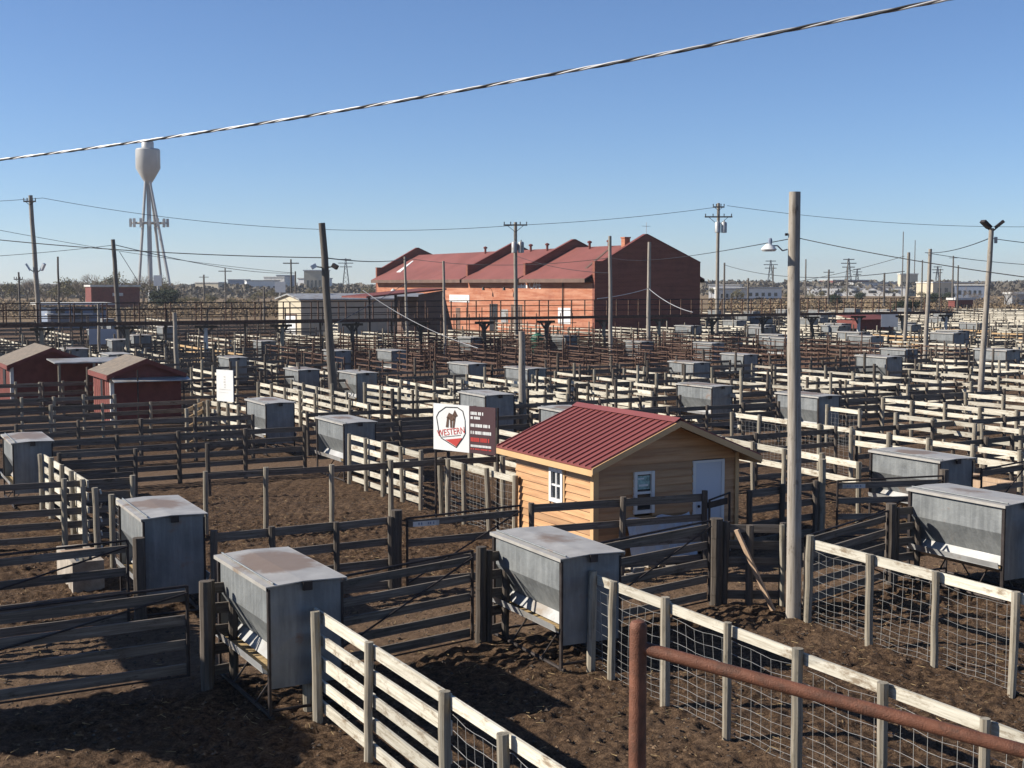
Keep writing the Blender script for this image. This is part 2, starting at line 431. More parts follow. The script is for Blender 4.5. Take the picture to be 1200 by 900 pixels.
# ------------------------------------------------------------------ fences
def make_post(x, y, h, r, rng, lean=0.02, square=False):
    b = MB(); lx = rng.uniform(-lean, lean); ly = rng.uniform(-lean, lean); n = 9
    if square:
        b.beam((x, y, -0.1), (x + lx, y + ly, h), r * 1.8, r * 1.8, (0, 1, 0))
    else:
        k = 4; p = [(x + lx * t / k + rng.uniform(-.006, .006), y + ly * t / k + rng.uniform(-.006, .006), -0.15 + (h + .15) * t / k) for t in range(k + 1)]
        rr = [r * rng.uniform(.93, 1.08) for _ in range(k + 1)]
        for t in range(k): b.cyl(p[t], p[t + 1], rr[t], rr[t + 1], n, t == k - 1 or t == 0)
    return b
def wire_grid(x0, x1, y, z1, rng, step=0.17, r=0.0027):
    b = MB(); rows = [0.04, .12, .21, .31, .43, .57, .72, .88, 1.04, 1.2]
    rows = [z for z in rows if z < z1]
    nx = max(2, int((x1 - x0) / step)); xs = [x0 + (x1 - x0) * i / nx for i in range(nx + 1)]
    ph = rng.uniform(0, 6); am = rng.uniform(.01, .05)
    def W(x, z):
        t = (x - x0) / (x1 - x0)
        return (x, y + am * math.sin(t * math.pi) * math.sin(ph + z * 2.2), z - .035 * math.sin(t * math.pi) * (z / 1.2) + .01 * math.sin(ph + x * 9))
    for z in rows:
        for a, c in zip(xs[:-1], xs[1:]): b.cyl(W(a, z), W(c, z), r, r, 3, False)
    for x in xs:
        for a, c in zip(rows[:-1], rows[1:]): b.cyl(W(x, a), W(x, c), r, r, 3, False)
    return b
def fence(p0, p1, segs, label, cat='fence', group=None, seed=0, h=1.4, posts=None, spacing=1.35, side=1,
          bmat='pale', pmat='post', pr=0.058, rows=5, rowsz=None, bay=2, name='fence', lean=0.03, bh=0.14, zoff=0, skip=0.0, tall=0.0):
    """segs: list of (s0, s1, style) along the run; style board / mesh / top"""
    rng = random.Random(seed * 17 + 3); p0 = Vector((p0[0], p0[1], 0)); p1 = Vector((p1[0], p1[1], 0))
    L = (p1 - p0).length; rz = math.atan2(p1.y - p0.y, p1.x - p0.x)
    t = thing(name, label, cat, (p0.x, p0.y, zoff), rz, group)
    if posts is None:
        k = max(1, round(L / spacing)); posts = [L * i / k + (rng.uniform(-.06, .06) if 0 < i < k else 0) for i in range(k + 1)]
    for x in posts:
        o = make_post(x, 0, h + rng.uniform(-.01, .06) + (rng.uniform(.15, .7) if rng.random() < tall else 0), pr * rng.uniform(.88, 1.15), rng, lean).build('post', pmat, t, smooth=True)
    yb = side * (pr + 0.02)
    for s0, s1, st in segs:
        s1 = min(s1, L)
        ps = [x for x in posts if s0 - .05 <= x <= s1 + .05]
        cuts = [ps[0]] + [ps[i] for i in range(bay, len(ps) - 1, bay)] + [ps[-1]]
        if len(cuts) > 2 and cuts[-1] - cuts[-2] < 0.3: cuts.pop(-2)
        zs = rowsz or [h - .09 - i * (h - .22) / (rows - 1) * 0.97 for i in range(rows)]
        use = zs if st == 'board' else zs[:1]
        if st == 'top2': use = zs[:2]
        for z in use:
            for a, c in zip(cuts[:-1], cuts[1:]):
                if z != zs[0] and rng.random() < skip: continue
                hh = bh * rng.uniform(.9, 1.1); d0 = rng.uniform(-.012, .012); d1 = rng.uniform(-.012, .012); lap = 0.03
                yy = yb + rng.uniform(-.003, .003)
                b = MB(); b.beam((a - lap + .034, yy, z + d0), (c + lap - .034, yy, z + d1), .034, hh)
                b.build('board', bmat, t)
        if st == 'mesh':
            for a, c in zip(ps[:-1], ps[1:]):
                wire_grid(a, c, side * (pr + .006), h - .12, rng).build('wire_mesh', 'wire', t)
    return t
def gate(p0, p1, label, group=None, seed=0, rows=5, h=1.32, bmat='dark', z0=0.2, rise=0.06, diag=True, tagplate=False, flip=False):
    rng = random.Random(seed + 91); p0 = Vector((p0[0], p0[1], 0)); p1 = Vector((p1[0], p1[1], 0))
    L = (p1 - p0).length; rz = math.atan2(p1.y - p0.y, p1.x - p0.x)
    t = thing('livestock_gate', label, 'gate', (p0.x, p0.y, 0), rz, group)
    for i in range(rows):
        z = z0 + (h - z0) * i / (rows - 1); dz = rng.uniform(-.01, .01)
        MB().beam((0.02, 0, z + dz), (L - .02, 0, z + rise * (i / rows) + dz), .035, .13 * rng.uniform(.9, 1.08)).build('board', bmat, t)
    fr = MB(); y = -.045
    fr.cyl((0, y, z0 - .1), (0, y, h + .12), .024, n=8).cyl((L, y, z0 - .1), (L, y, h + .2), .024, n=8)
    fr.cyl((0, y, h + .11), (L, y, h + .19), .02, n=8).cyl((0, y, z0 - .09), (L, y, z0 - .09), .014, n=6)
    fr.build('pipe_frame', 'steel', t, smooth=True)
    if diag:
        a, b = ((0, y - .03, z0), (L, y - .03, h + .1))
        if flip: a, b = ((0, y - .03, h + .1), (L, y - .03, z0))
        MB().cyl(a, b, .015, n=6).build('brace_rod', 'steel', t, smooth=True)
    if tagplate:
        MB().box(.12, .62, -.024, -.019, h - .055, h + .035).build('number_plate', 'whiteold', t)
        b = MB()
        for k, xx in enumerate((.22, .27, .40, .44, .50)): b.box(xx, xx + .025, -.028, -.0245, h - .03, h + .015)
        b.build('plate_marking', 'bluegrey', t)
    return t
def lone_post(p, h, r, label, cat='post', mat='postd', lean=(0, 0), group=None, name='gate_post'):
    b = MB(); k = 5; rng = random.Random(int(p[0] * 100 + p[1] * 7))
    pts = [(lean[0] * t / k + rng.uniform(-.008, .008), lean[1] * t / k, -0.15 + (h + .15) * t / k) for t in range(k + 1)]
    for t in range(k): b.cyl(pts[t], pts[t + 1], r * rng.uniform(.93, 1.07), r * rng.uniform(.93, 1.07), 10, t in (0, k - 1))
    o = b.build(name, mat, loc=(p[0], p[1], 0), smooth=True)
    return tag(o, label, cat, group)

# --- nearest pens (row of pens on this side of the first alley) ---
fence((5.5, 15.95), (5.5, 3.9), [(0.0, 4.15, 'board'), (4.15, 12.1, 'mesh')], 'whitewashed board then wire mesh fence running from the nearest grey feeder to the bottom edge',
      group=None, seed=1, posts=[0, .42, 2.1, 4.15, 5.5, 7.25, 8.6, 9.9, 11.2, 12.0])
fence((9.7, 15.85), (9.62, 3.8), [(0, 12.1, 'mesh')], 'pale top board and wire mesh fence on round posts behind the rusty red pipe rail', seed=2,
      posts=[0, .55, 1.87, 3.2, 4.5, 5.85, 7.2, 8.5, 9.8, 11.1, 12.0])
fence((14.15, 16.4), (14.05, 6), [(0, 10.4, 'mesh')], 'pale top board and wire mesh fence starting at the foot of the tall wooden pole', seed=3,
      posts=[0, 1.43, 2.77, 4.17, 5.6, 7.0, 8.4, 9.8, 10.35], pr=.062)
fence((18.35, 15.6), (18.35, 8), [(0, 7.6, 'mesh')], 'wire mesh fence beyond the large feeder at the right edge', seed=4)
# alley near edge
gate((-1.2, 17.35), (4.35, 17.5), 'long dark board gate across the lower left pen, in front of the shadowed alley', seed=1, rows=4, h=1.28, z0=.34)
lone_post((4.62, 17.5), 1.5, .085, 'thick round gate post left of the nearest grey feeder', group=None)
fence((4.72, 17.75), (5.05, 17.75), [(0, 1, 'board')], 'short dark fence stub between thick post and nearest feeder', seed=6, bmat='dark', pmat='postd', spacing=.3)
gate((6.0, 17.25), (8.75, 17.8), 'dark board gate between the two nearest feeders', seed=2, h=1.28)
lone_post((8.95, 17.85), 1.5, .085, 'thick dark gate post just left of the middle feeder')
fence((9.08, 17.85), (9.4, 17.9), [(0, 1, 'board')], 'short dark fence stub joining gate post to the middle feeder', seed=7, bmat='dark', pmat='postd', spacing=.32)
gate((10.35, 17.5), (13.4, 18.1), 'dark board gate right of the middle feeder, in front of the tan shed', seed=3, h=1.3)
lone_post((13.62, 18.15), 1.5, .12, 'thick dark split gate post in front of the shed door')
fence((13.75, 18.1), (14.6, 17.6), [(0, 1, 'board')], 'short dark board panel behind the leaning plank', seed=8, bmat='dark', pmat='postd', spacing=.45)
fence((14.5, 17.45), (14.32, 16.98), [(0, 1.1, 'mesh')], 'short wire mesh panel beside the foot of the tall pole', seed=9, posts=[0, .48], pr=.045)
o = MB().beam((0, 0, 0.02), (-.52, .35, 1.38), .10, .035, (1, 0, 0)).build('leaning_plank', 'plank', loc=(14.18, 17.3, 0))
tag(o, 'bare plank leaning against dark fence panel left of the tall pole', 'plank')
gate((14.55, 17.0), (17.2, 17.85), 'dark board gate right of the tall pole, leading to the big right feeder', seed=4, h=1.2, flip=True)
lone_post((17.38, 17.9), 1.5, .10, 'thick dark gate post left of the big right feeder')
fence((17.5, 17.9), (18.05, 17.9), [(0, 1, 'board')], 'short dark fence stub between gate post and big right feeder', seed=10, bmat='dark', pmat='postd', spacing=.5)
# alley far edge
gate((-.5, 21.0), (4.35, 21.25), 'dark board gate at the left edge in front of the concrete water box', seed=5, h=1.25, rows=4)
lone_post((4.55, 21.3), 1.45, .10, 'dark round post at the left corner of the feeder by the alley')
fence((5.75, 21.35), (9.0, 21.5), [(0, 3.3, 'board')], 'dark four board fence behind the nearest feeder', seed=11, bmat='dark', pmat='postd', spacing=1.1, rows=4)
lone_post((9.1, 21.5), 1.5, .10, 'dark round post where board fence meets the numbered gate')
gate((9.25, 21.4), (11.45, 21.25), 'dark board gate with white number plate left of the tan shed', seed=6, h=1.25, rows=4, tagplate=True)
fence((11.65, 21.1), (15.3, 20.75), [(0, 4, 'board')], 'dark board fence right in front of the tan shed', seed=12, bmat='dark', pmat='postd', spacing=1.75, rows=4, h=1.45)
gate((15.35, 20.75), (15.95, 20.9), 'small black pipe gate in front of the shed door', seed=7, rows=2, h=1.2, bmat='steel', diag=False)
fence((17.05, 21.6), (19.0, 21.8), [(0, 2, 'board')], 'dark board fence joining the right corner of the tan shed', seed=13, bmat='dark', pmat='postd', spacing=.95, rows=4, h=1.25)
lone_post((19.15, 21.8), 1.75, .08, 'tall pale post right of the shed between alley gates', mat='post')
gate((19.3, 21.5), (21.45, 20.6), 'dark board gate with number plate in front of the second right feeder', seed=8, h=1.2, rows=4, tagplate=True)
lone_post((21.6, 20.7), 1.5, .10, 'dark post at the near corner of the second right feeder')
gate((22.8, 20.8), (24.3, 20.9), 'dark board gate at the right edge beside the second right feeder', seed=9, h=1.3, rows=4)
lone_post((24.45, 20.9), 1.5, .10, 'dark post right of the second right feeder by the alley gate')
fence((24.6, 20.9), (27.5, 21.1), [(0, 3, 'board')], 'dark board fence reaching the right edge beyond the big feeder', seed=14, bmat='dark', pmat='postd', rows=4)

# --- second row of pens, this side of second alley ---
fence((4.85, 33.4), (5.15, 23.7), [(0, 5.0, 'board'), (5.0, 6.3, 'board'), (6.3, 9.7, 'mesh')], 'whitewashed board fence on the left running down to the feeder by the alley', seed=20, spacing=1.2)
fence((13.0, 34.0), (13.2, 24.7), [(0, 4.8, 'board'), (4.8, 9.4, 'mesh')], 'whitewashed fence turning to wire mesh, passing under the western sign to the tan shed', seed=21, spacing=1.2, lean=.07)
fence((3.2, 28.75), (14.6, 27.9), [(0, 3.0, 'board'), (3.0, 11.5, 'top')], 'weathered single top rail fence across the middle of the open dirt pen', seed=22, bmat='dark', pmat='post', spacing=1.45)
fence((21.6, 28.6), (21.3, 23.0), [(0, 6, 'top2')], 'pale two board fence right of the tan shed running to the second right feeder', seed=23, spacing=1.45, rows=4)
fence((26.1, 34.0), (26.2, 28.6), [(0, 6, 'mesh')], 'long pale top board and mesh fence beyond the tan shed roof', seed=24, spacing=1.4)
fence((26.0, 28.4), (26.2, 21.2), [(0, 8, 'top2')], 'pale board fence running behind the second right feeder', seed=25, spacing=1.4)
fence((30.2, 34.2), (30.4, 28.0), [(0, 2.6, 'mesh'), (2.6, 7, 'top2')], 'pale top board fence starting at the feeder behind the tall pole', seed=26, spacing=1.4)
fence((30.3, 27.6), (30.2, 22), [(0, 6, 'board')], 'whitewashed board fence at the right edge near the floodlight mast', seed=27, spacing=1.5, rows=4)
fence((17.2, 35.0), (17.3, 25.5), [(0, 9.6, 'board')], 'board fence behind the red roof of the tan shed', seed=28, spacing=1.5)
fence((22.0, 36), (21.8, 29.0), [(0, 8, 'mesh')], 'pale top board fence between shed roof ridge and tall pole', seed=29, spacing=1.4)
fence((34.4, 36), (34.5, 24), [(0, 12, 'top2')], 'long pale board fence just left of the floodlight mast foot', seed=30, spacing=1.6)
fence((38.6, 36), (38.8, 26), [(0, 5, 'board'), (5, 10, 'top2')], 'pale board fence to the right of the floodlight mast', seed=31, spacing=1.6)
fence((17.0, 28.6), (25.8, 28.8), [(0, 9, 'board')], 'dark board fence crossing right behind the tan shed', seed=32, bmat='dark', pmat='postd', spacing=1.5, rows=4)
fence((26.4, 28.6), (34.2, 28.9), [(0, 8, 'board')], 'dark board fence crossing behind the second right feeder', seed=33, bmat='dark', pmat='postd', spacing=1.6, rows=4)
fence((26.3, 24.9), (30.0, 25.2), [(0, 8, 'board')], 'dark cross fence with pale wooden crate boards at the right', seed=34, bmat='dark', pmat='postd', spacing=1.2, rows=4)
# second alley near edge Y 36.3
fence((5.4, 36.35), (12.6, 36.5), [(0, 7.3, 'board')], 'dark board fence at the left along the second alley, near side', seed=35, bmat='dark', pmat='postd', spacing=1.75, rows=5)
fence((5.3, 33.5), (9.0, 33.6), [(0, 3, 'board')], 'dark board fence just right of the leftmost feeder', seed=36, bmat='dark', pmat='postd', spacing=1.5, rows=5)
fence((14.1, 36.35), (20.1, 36.5), [(0, 6.1, 'board')], 'dark board fence between feeder and western sign along the second alley', seed=37, bmat='dark', pmat='postd', spacing=1.55, rows=5)
fence((22.2, 36.4), (29.8, 36.2), [(0, 8, 'board')], 'dark board fence above the shed roof along the second alley', seed=38, bmat='dark', pmat='postd', spacing=1.55, rows=5)
fence((31.3, 36.2), (41.0, 36.3), [(0, 10, 'board')], 'dark board fence right of the tall pole along the second alley', seed=39, bmat='dark', pmat='postd', spacing=1.6, rows=5)
# second alley far edge
fence((5.3, 40.9), (12.3, 40.6), [(0, 7.1, 'board')], 'dark board fence at the left along the second alley, far side', seed=40, bmat='dark', pmat='postd', spacing=1.7, rows=5)
fence((14.0, 40.2), (19.8, 40.0), [(0, 6, 'board')], 'dark board fence between two feeders on the far side of the second alley', seed=41, bmat='dark', pmat='postd', spacing=1.5, rows=5)
fence((21.4, 40), (28.4, 40.2), [(0, 7, 'board')], 'dark board fence behind the short thick pole', seed=42, bmat='dark', pmat='postd', spacing=1.6, rows=4)
fence((31.0, 40.2), (44, 40.1), [(0, 13, 'board')], 'long dark board fence on the far side of the second alley at right', seed=43, bmat='dark', pmat='postd', spacing=1.7, rows=5)
# third row of pens
fence((12.4, 46.2), (12.85, 43.0), [(0, 3.3, 'board')], 'short whitewashed board fence right under the small white sign', seed=44, spacing=.8)
fence((10.9, 43.3), (12.2, 46), [(0, 3.3, 'board')], 'bright new board panel beside the small red shack', seed=45, spacing=1.5, bmat='cedar')
fence((6.6, 58.0), (10.4, 58.2), [(0, 3.8, 'board')], 'pale topped board fence in front of the larger red shack', seed=51, pmat='post', bmat='dark', spacing=.95, rows=4)
fence((5.6, 50.2), (10.0, 50.3), [(0, 4.4, 'board')], 'dark board fence between the second alley and the red shacks', seed=52, pmat='post', bmat='dark', spacing=1.1, rows=4)
fence((5.4, 46.3), (12.2, 46.8), [(0, 7, 'board')], 'dark top rail fence in front of the small red shack', seed=46, bmat='dark', pmat='post', spacing=1.7, rows=5)
fence((20.2, 51.0), (21.0, 42.2), [(0, 9, 'board')], 'whitewashed board fence running toward the western sign from the middle pens', seed=47, spacing=1.5)
fence((28.8, 52.2), (28.6, 42.3), [(0, 10, 'board')], 'whitewashed board fence just behind the shed ridge', seed=48, spacing=1.6)
fence((24.6, 52.5), (24.8, 42.3), [(0, 10.5, 'board')], 'whitewashed board fence left of the short thick pole', seed=49, spacing=1.7)
fence((16.6, 54), (16.8, 42), [(0, 12, 'board')], 'whitewashed board fence left of the leaning dark pole', seed=50, spacing=1.7)

# --- farther pens: one 7.2 m run of each kind, copied ---
def run_proto(style, seed, L=7.2, **kw):
    kw.setdefault('bh', .115); kw.setdefault('tall', .25)
    return Proto(fence((0, 0), (L, 0), [(0, L, style)], 'fence', seed=seed, spacing=1.8, **kw))
FAR = {
 'pale': [run_proto('board', s, bay=4, rows=r, skip=sk, lean=.05) for s, r, sk in ((101, 5, 0), (102, 4, .1), (103, 5, .2), (104, 4, 0))],
 'tan': [run_proto('board', 111, bay=4, rows=5, bmat='cedar', lean=.05)],
 'rail': [run_proto('top2', 112, bay=4, rows=4)],
 'dark': [run_proto('board', s, bay=4, rows=r, bmat='dark', pmat='postd', skip=.1, side=1) for s, r in ((121, 5), (122, 4), (123, 4))],
 'pale_long': [run_proto('board', s, L=14.4, bay=4, rows=r, skip=.1, lean=.06) for s, r in ((141, 5), (142, 4))],
 'dark_long': [run_proto('board', s, L=15, bay=4, rows=4, bmat='dark', pmat='postd', skip=.1, side=1) for s in (151, 152)],
 'rust': [run_proto('board', s, bay=4, rows=6, bmat='rust', pmat='rust', pr=.035, bh=.055, h=1.7) for s in (131, 132)],
}
MAXX = lambda y: 1.156 * y
MINX = lambda y: .1195 * y
lab = {
 'pale': 'pale board fence', 'tan': 'new tan board fence', 'rail': 'pale two rail fence',
 'dark': 'dark cross fence', 'rust': 'rusty pipe pen panel'}
zone_txt = {1: 'in the third pen row', 2: 'in the fourth pen row', 3: 'by the raised catwalk',
            4: 'beyond the raised catwalk', 5: 'in the far pens', 6: 'at the far yard edge'}
def side_txt(x, y):
    lat = x * RT[0] + y * RT[1]; d = x * FW[0] + y * FW[1]; px = 600 + FPX * lat / d
    if px < 330: return 'left of leaning dark pole'
    if px < 700: return 'below the long brick wall'
    if px < 935: return 'between brick gable and tall pole'
    return 'right of the tall pole'
BUILD = [(66, 88, 108, 178), (9.5, 14.5, 51, 61), (7, 13, 60, 69), (31, 60, 108, 132)]
def blocked(x, y):
    return any(a < x < b and c < y < d for a, b, c, d in BUILD)
cnt = 0
rr = random.Random(5)
EDGE = [21.4, 39.7, 57.6, 76.0, 94.2, 112.4, 130.6, 148.8, 167.0, 185]
for bl in range(2, 9):
    ya = EDGE[bl - 1] ; yb = EDGE[bl] - 3.4
    z = min(bl - 1, 6); ym = (ya + yb) / 2
    x = 4.2 + rr.uniform(0, 2)
    while x < MAXX(yb) + 2:
        for half, y1 in (((0, ym - .2), (1, yb - .1)) if bl < 5 else ((1, yb - .1),)):
            if x < MINX(y1 - 7) - 1 or x > MAXX(y1) + 3 or blocked(x, y1 - 3): continue
            if bl == 2 and (x < 30 and half == 0 or x < 14): continue
            if rr.random() < .06 + .05 * (bl > 4): continue
            rust = 24 < x < 62 and 60 < y1 < 112
            k = 'rust' if rust else rr.choices(['pale', 'tan', 'rail'], [8, 1.2, 1.6])[0]
            if bl >= 7 and rr.random() < .45: continue
            if bl >= 5: k = 'pale'
            p = rr.choice(FAR['pale_long' if bl >= 5 else k])
            r = p.put((x + rr.uniform(-.3, .3), y1, 0), -math.pi / 2 + rr.uniform(-.035, .035), lab[k] + ' ' + zone_txt[z] + ', ' + side_txt(x, y1),
                      lab[k] + 's ' + zone_txt[z] + ', ' + side_txt(x, y1))
            cnt += 1
        x += rr.choice([4.2, 4.2, 3.6, 4.6]) * (1 if bl < 6 else 1.6)
    for yy, dens in ((ya, .95), (ya + 3.7, .7 if bl < 5 else .3), (ym, .9), (yb - 3.6, .7 if bl < 5 else .3), (yb, .95)):
        x = MINX(yy) - 2
        while x < MAXX(yy):
            if not blocked(x + 3.5, yy) and not (bl == 2 and yy == ya) and not (bl == 2 and x < 14) and rr.random() < dens * (1 if bl < 6 else .5):
                rust = 24 < x < 62 and 60 < yy < 112
                k = 'rust' if rust else 'dark'
                rr.choice(FAR[k + '_long' if bl >= 5 and k == 'dark' else k]).put((x, yy + rr.uniform(-.25, .25), 0), rr.uniform(-.05, .05), (lab[k] + ' ' + zone_txt[z] + ', ' + side_txt(x + 3, yy)),
                      lab[k] + 's ' + zone_txt[z] + ', ' + side_txt(x + 3, yy)); cnt += 1
            x += (7.5 if rr.random() < .7 else 9.5) * (2 if bl >= 5 else 1)
print('far fences', cnt)

# ------------------------------------------------------------------ feeders
def make_feeder(L=2.1, W=.92, H=1.66, seed=0):
    t = thing('livestock_feeder', 'feeder', 'feeder')
    hw, hl = W / 2, L / 2; top = H; mid = H - .47; low = .72; bw = .17
    # hopper: folded sheet running the length, upper box and tapering chute
    for s in (-1, 1):
        b = MB()
        prof = [(hw, top), (hw, mid), (bw + .03, low)]
        for (xa, za), (xb, zb) in zip(prof[:-1], prof[1:]):
            b.slab([(s * xa, -hl, za), (s * xa, hl, za), (s * xb, hl, zb), (s * xb, -hl, zb)], (-s * .012, 0, 0))
        b.build('hopper_sheet', 'galv', t)
        MB().slab([(s * (bw + .04), -hl, low + .02), (s * (bw + .04), hl, low + .02), (s * (bw + .14), hl, low - .11), (s * (bw + .14), -hl, low - .11)], (s * .012, 0, .01)).build('feed_flap', 'tin', t)
        MB().slab([(s * (bw - .05), -hl + .02, .43), (s * (bw - .05), hl - .02, .43), (s * (hw + .09), hl - .02, .60), (s * (hw + .09), -hl + .02, .60)], (0, 0, .012)).slab(
            [(s * (hw + .075), -hl + .02, .60), (s * (hw + .075), hl - .02, .60), (s * (hw + .10), hl - .02, .70), (s * (hw + .10), -hl + .02, .70)], (s * .012, 0, 0)).build('trough', 'tin', t)
    for e in (-1, 1):
        y = e * hl
        MB().slab([(-hw - .02, y, .40), (hw + .02, y, .40), (hw + .02, y, top + .02), (-hw - .02, y, top + .02)], (0, e * .02, 0)).build('end_panel', 'galv', t)
        for s in (-1, 1):
            MB().box(min(s * (hw + .0), s * (hw + .03)), max(s * (hw + .0), s * (hw + .03)), min(y - .02, y + .03) + (0 if e > 0 else -.012), max(y - .02, y + .03) + (.012 if e > 0 else 0), 0.03, top - .02).build('leg', 'steel', t)
    # lid: shallow ridged sheet with turned down edge
    lid = MB(); ov = .06; rz = .07
    y0, y1 = -hl - .07, hl + .05
    A = [(-hw - ov, top + .015), (-.05, top + .045), (hw + ov, top + .03)]
    for (xa, za), (xb, zb) in zip(A[:-1], A[1:]):
        lid.slab([(xa, y0, za), (xb, y0, zb), (xb, y1, zb), (xa, y1, za)], (0, 0, .014))
    lid.box(-hw - ov - .008, -hw - ov, y0, y1, top - .02, top + .03)
    lid.box(hw + ov, hw + ov + .008, y0, y1, top - .005, top + .045)
    lo = lid.build('lid', 'lid', t)
    MB().cyl((-hw - ov + .1, y0 + .03, top + .055), (-hw - ov + .1, y1 - .03, top + .055), .012, n=6).build('hinge_rod', 'galv', lo)
    MB().box(-.06, .06, y0 - .03, y0 + .005, top - .06, top + .05).build('latch', 'steel', lo)
    fr = MB()
    for s in (-1, 1):
        fr.cyl((s * hw, -hl - .08, .05), (s * hw, hl + .1, .05), .028, n=8)
        for yy in (-hl * .45, hl * .45): fr.cyl((s * .12, yy, .52), (s * (hw + .02), yy, .06), .014, n=6)
    for yy in (-hl, hl): fr.cyl((-hw, yy, .12), (hw, yy, .12), .02, n=6)
    fr.build('skid_frame', 'steel', t, smooth=True)
    MB().slab([(-.16, -hl + .02, .72), (.16, -hl + .02, .72), (.10, -hl + .02, .44), (-.10, -hl + .02, .44)], (0, L - .04, 0)).build('chute', 'galv', t)
    MB().slab([(-hw, -hl + .03, .57), (hw, -hl + .03, .57), (.1, -hl + .03, .455), (-.1, -hl + .03, .455)], (0, L - .06, 0)).build('feed', 'straw', t)
    return t
FP = Proto(make_feeder())
FG = 'grey galvanized feeders along the pen alleys'
def feeder(x, y, label, rz=0, sc=None):
    """x, y = near left corner of the feeder"""
    q_ = random.Random(int(x * 77 + y * 3)); k_ = sc or (1, 1, 1)
    sc = (k_[0] * q_.uniform(.97, 1.03), k_[1] * q_.uniform(.97, 1.03), k_[2] * q_.uniform(.97, 1.03))
    return FP.put((x + .46, y + 1.05, 0), rz + random.Random(int(x * 31 + y)).uniform(-.03, .03), label, FG, sc)
G = 'grey metal hopper feeder '
feeder(4.98, 15.88, G + 'nearest to the camera, heading the whitewashed fence lower left')
feeder(9.3, 15.95, G + 'in the middle foreground, in front of the tan shed')
feeder(18.0, 15.9, G + 'large at the right edge, cut by the picture edge', sc=(1.0, 1.0, 1.03))
tag(MB().box(-.45, .45, -.02, .02, .1, 1.62).build('upright_sheet', 'galv', loc=(19.45, 15.9, 0)), 'flat grey metal panel standing at the right edge beside the big feeder', 'panel')
feeder(4.72, 21.45, G + 'at the left beside the water box, lid rust stained', sc=(1.05, .95, 1))
feeder(21.75, 20.95, G + 'second at the right, behind the board gate with a number plate', sc=(1.05, 1, 1))
feeder(4.3, 33.95, G + 'at the left edge where the board fence begins', sc=(.95, 1, 1))
feeder(2.9, 40.4, G + 'barely showing at the left edge, above the leftmost one')
feeder(13.0, 34.4, G + 'left of the western sign, at the head of the board fence')
feeder(12.8, 40.8, G + 'right of the small white sign')
feeder(20.25, 39.8, G + 'directly behind the maroon half of the western sign', sc=(1.15, 1, 1))
feeder(19.9, 33.4, G + 'peeking over the red roof of the tan shed', sc=(1.1, 1, 1))
feeder(29.9, 40.3, G + 'above the right slope of the red shed roof', sc=(1.0, 1.05, 1))
feeder(30.3, 34.8, G + 'just behind the tall pole')
feeder(28.7, 52.5, G + 'right of the short thick pole')
feeder(27.8, 56.8, G + 'in the middle pens, between leaning dark pole and short thick pole')
feeder(20.6, 52.9, G + 'just right of the leaning dark pole, lid in sun')
feeder(19.4, 56.8, G + 'just left of the leaning dark pole')
feeder(48.2, 50.2, G + 'with a wide sunlit side, left of the floodlight mast', sc=(1.1, 1.1, 1.1))
feeder(58.2, 51.5, G + 'cut by the right edge behind the floodlight mast', sc=(1.1, 1.1, 1.1))
feeder(56.9, 57.7, G + 'left of the floodlight mast, behind the wide sunlit one')
feeder(26.6, 71.5, G + 'behind the leaning dark pole, left one of two close together')
feeder(29.2, 69.5, G + 'behind the leaning dark pole, right one of two close together')
feeder(26.7, 85.7, G + 'small, under the catwalk left of the leaning dark pole')
feeder(19.2, 67.3, G + 'above the small white sign')
feeder(41.5, 84.3, G + 'small, in front of the brick wall under the catwalk')
feeder(49.1, 83.9, G + 'small, below the white board on the brick wall')
feeder(48.5, 73.0, G + 'below the shaded brick gable, left')
feeder(52.0, 70.0, G + 'below the shaded brick gable, right')
feeder(44.8, 57.4, G + 'left of the tall pole in the right hand middle pens')
feeder(38.0, 52.6, G + 'just left of the tall pole, smaller')
rr = random.Random(11)
def pxof(x, y): 
    lat = x * RT[0] + y * RT[1]; d = x * FW[0] + y * FW[1]; return 600 + FPX * lat / d
k = 0
for (y0, x0s) in ((70.9, (14, 58, 66.5, 75)), (76.2, (12.5, 63, 71, 80)), (89, (17, 71, 80, 88, 97)), (94.4, (21, 68, 76, 85, 93)), (107, (19, 82, 92, 101, 110)),
                  (112.8, (26, 90, 99, 108)), (125.5, (24, 99, 109, 119, 130)), (131, (92, 104, 115, 126)), (143.5, (28, 103, 114, 125, 137)), (149, (112, 124, 136, 148))):
    for x0 in x0s:
        if blocked(x0 + .5, y0 + 1): continue
        s = 'right of the tall pole' if pxof(x0, y0) > 935 else ('left of the leaning dark pole' if pxof(x0, y0) < 330 else 'between brick gable and tall pole')
        feeder(x0 + rr.uniform(-.8, .8), y0 + rr.uniform(-.4, .2), 'small grey feeder far back in the pens, ' + s, sc=(1.2, 1.1, 1.1))['group'] = 'small far grey feeders, ' + s
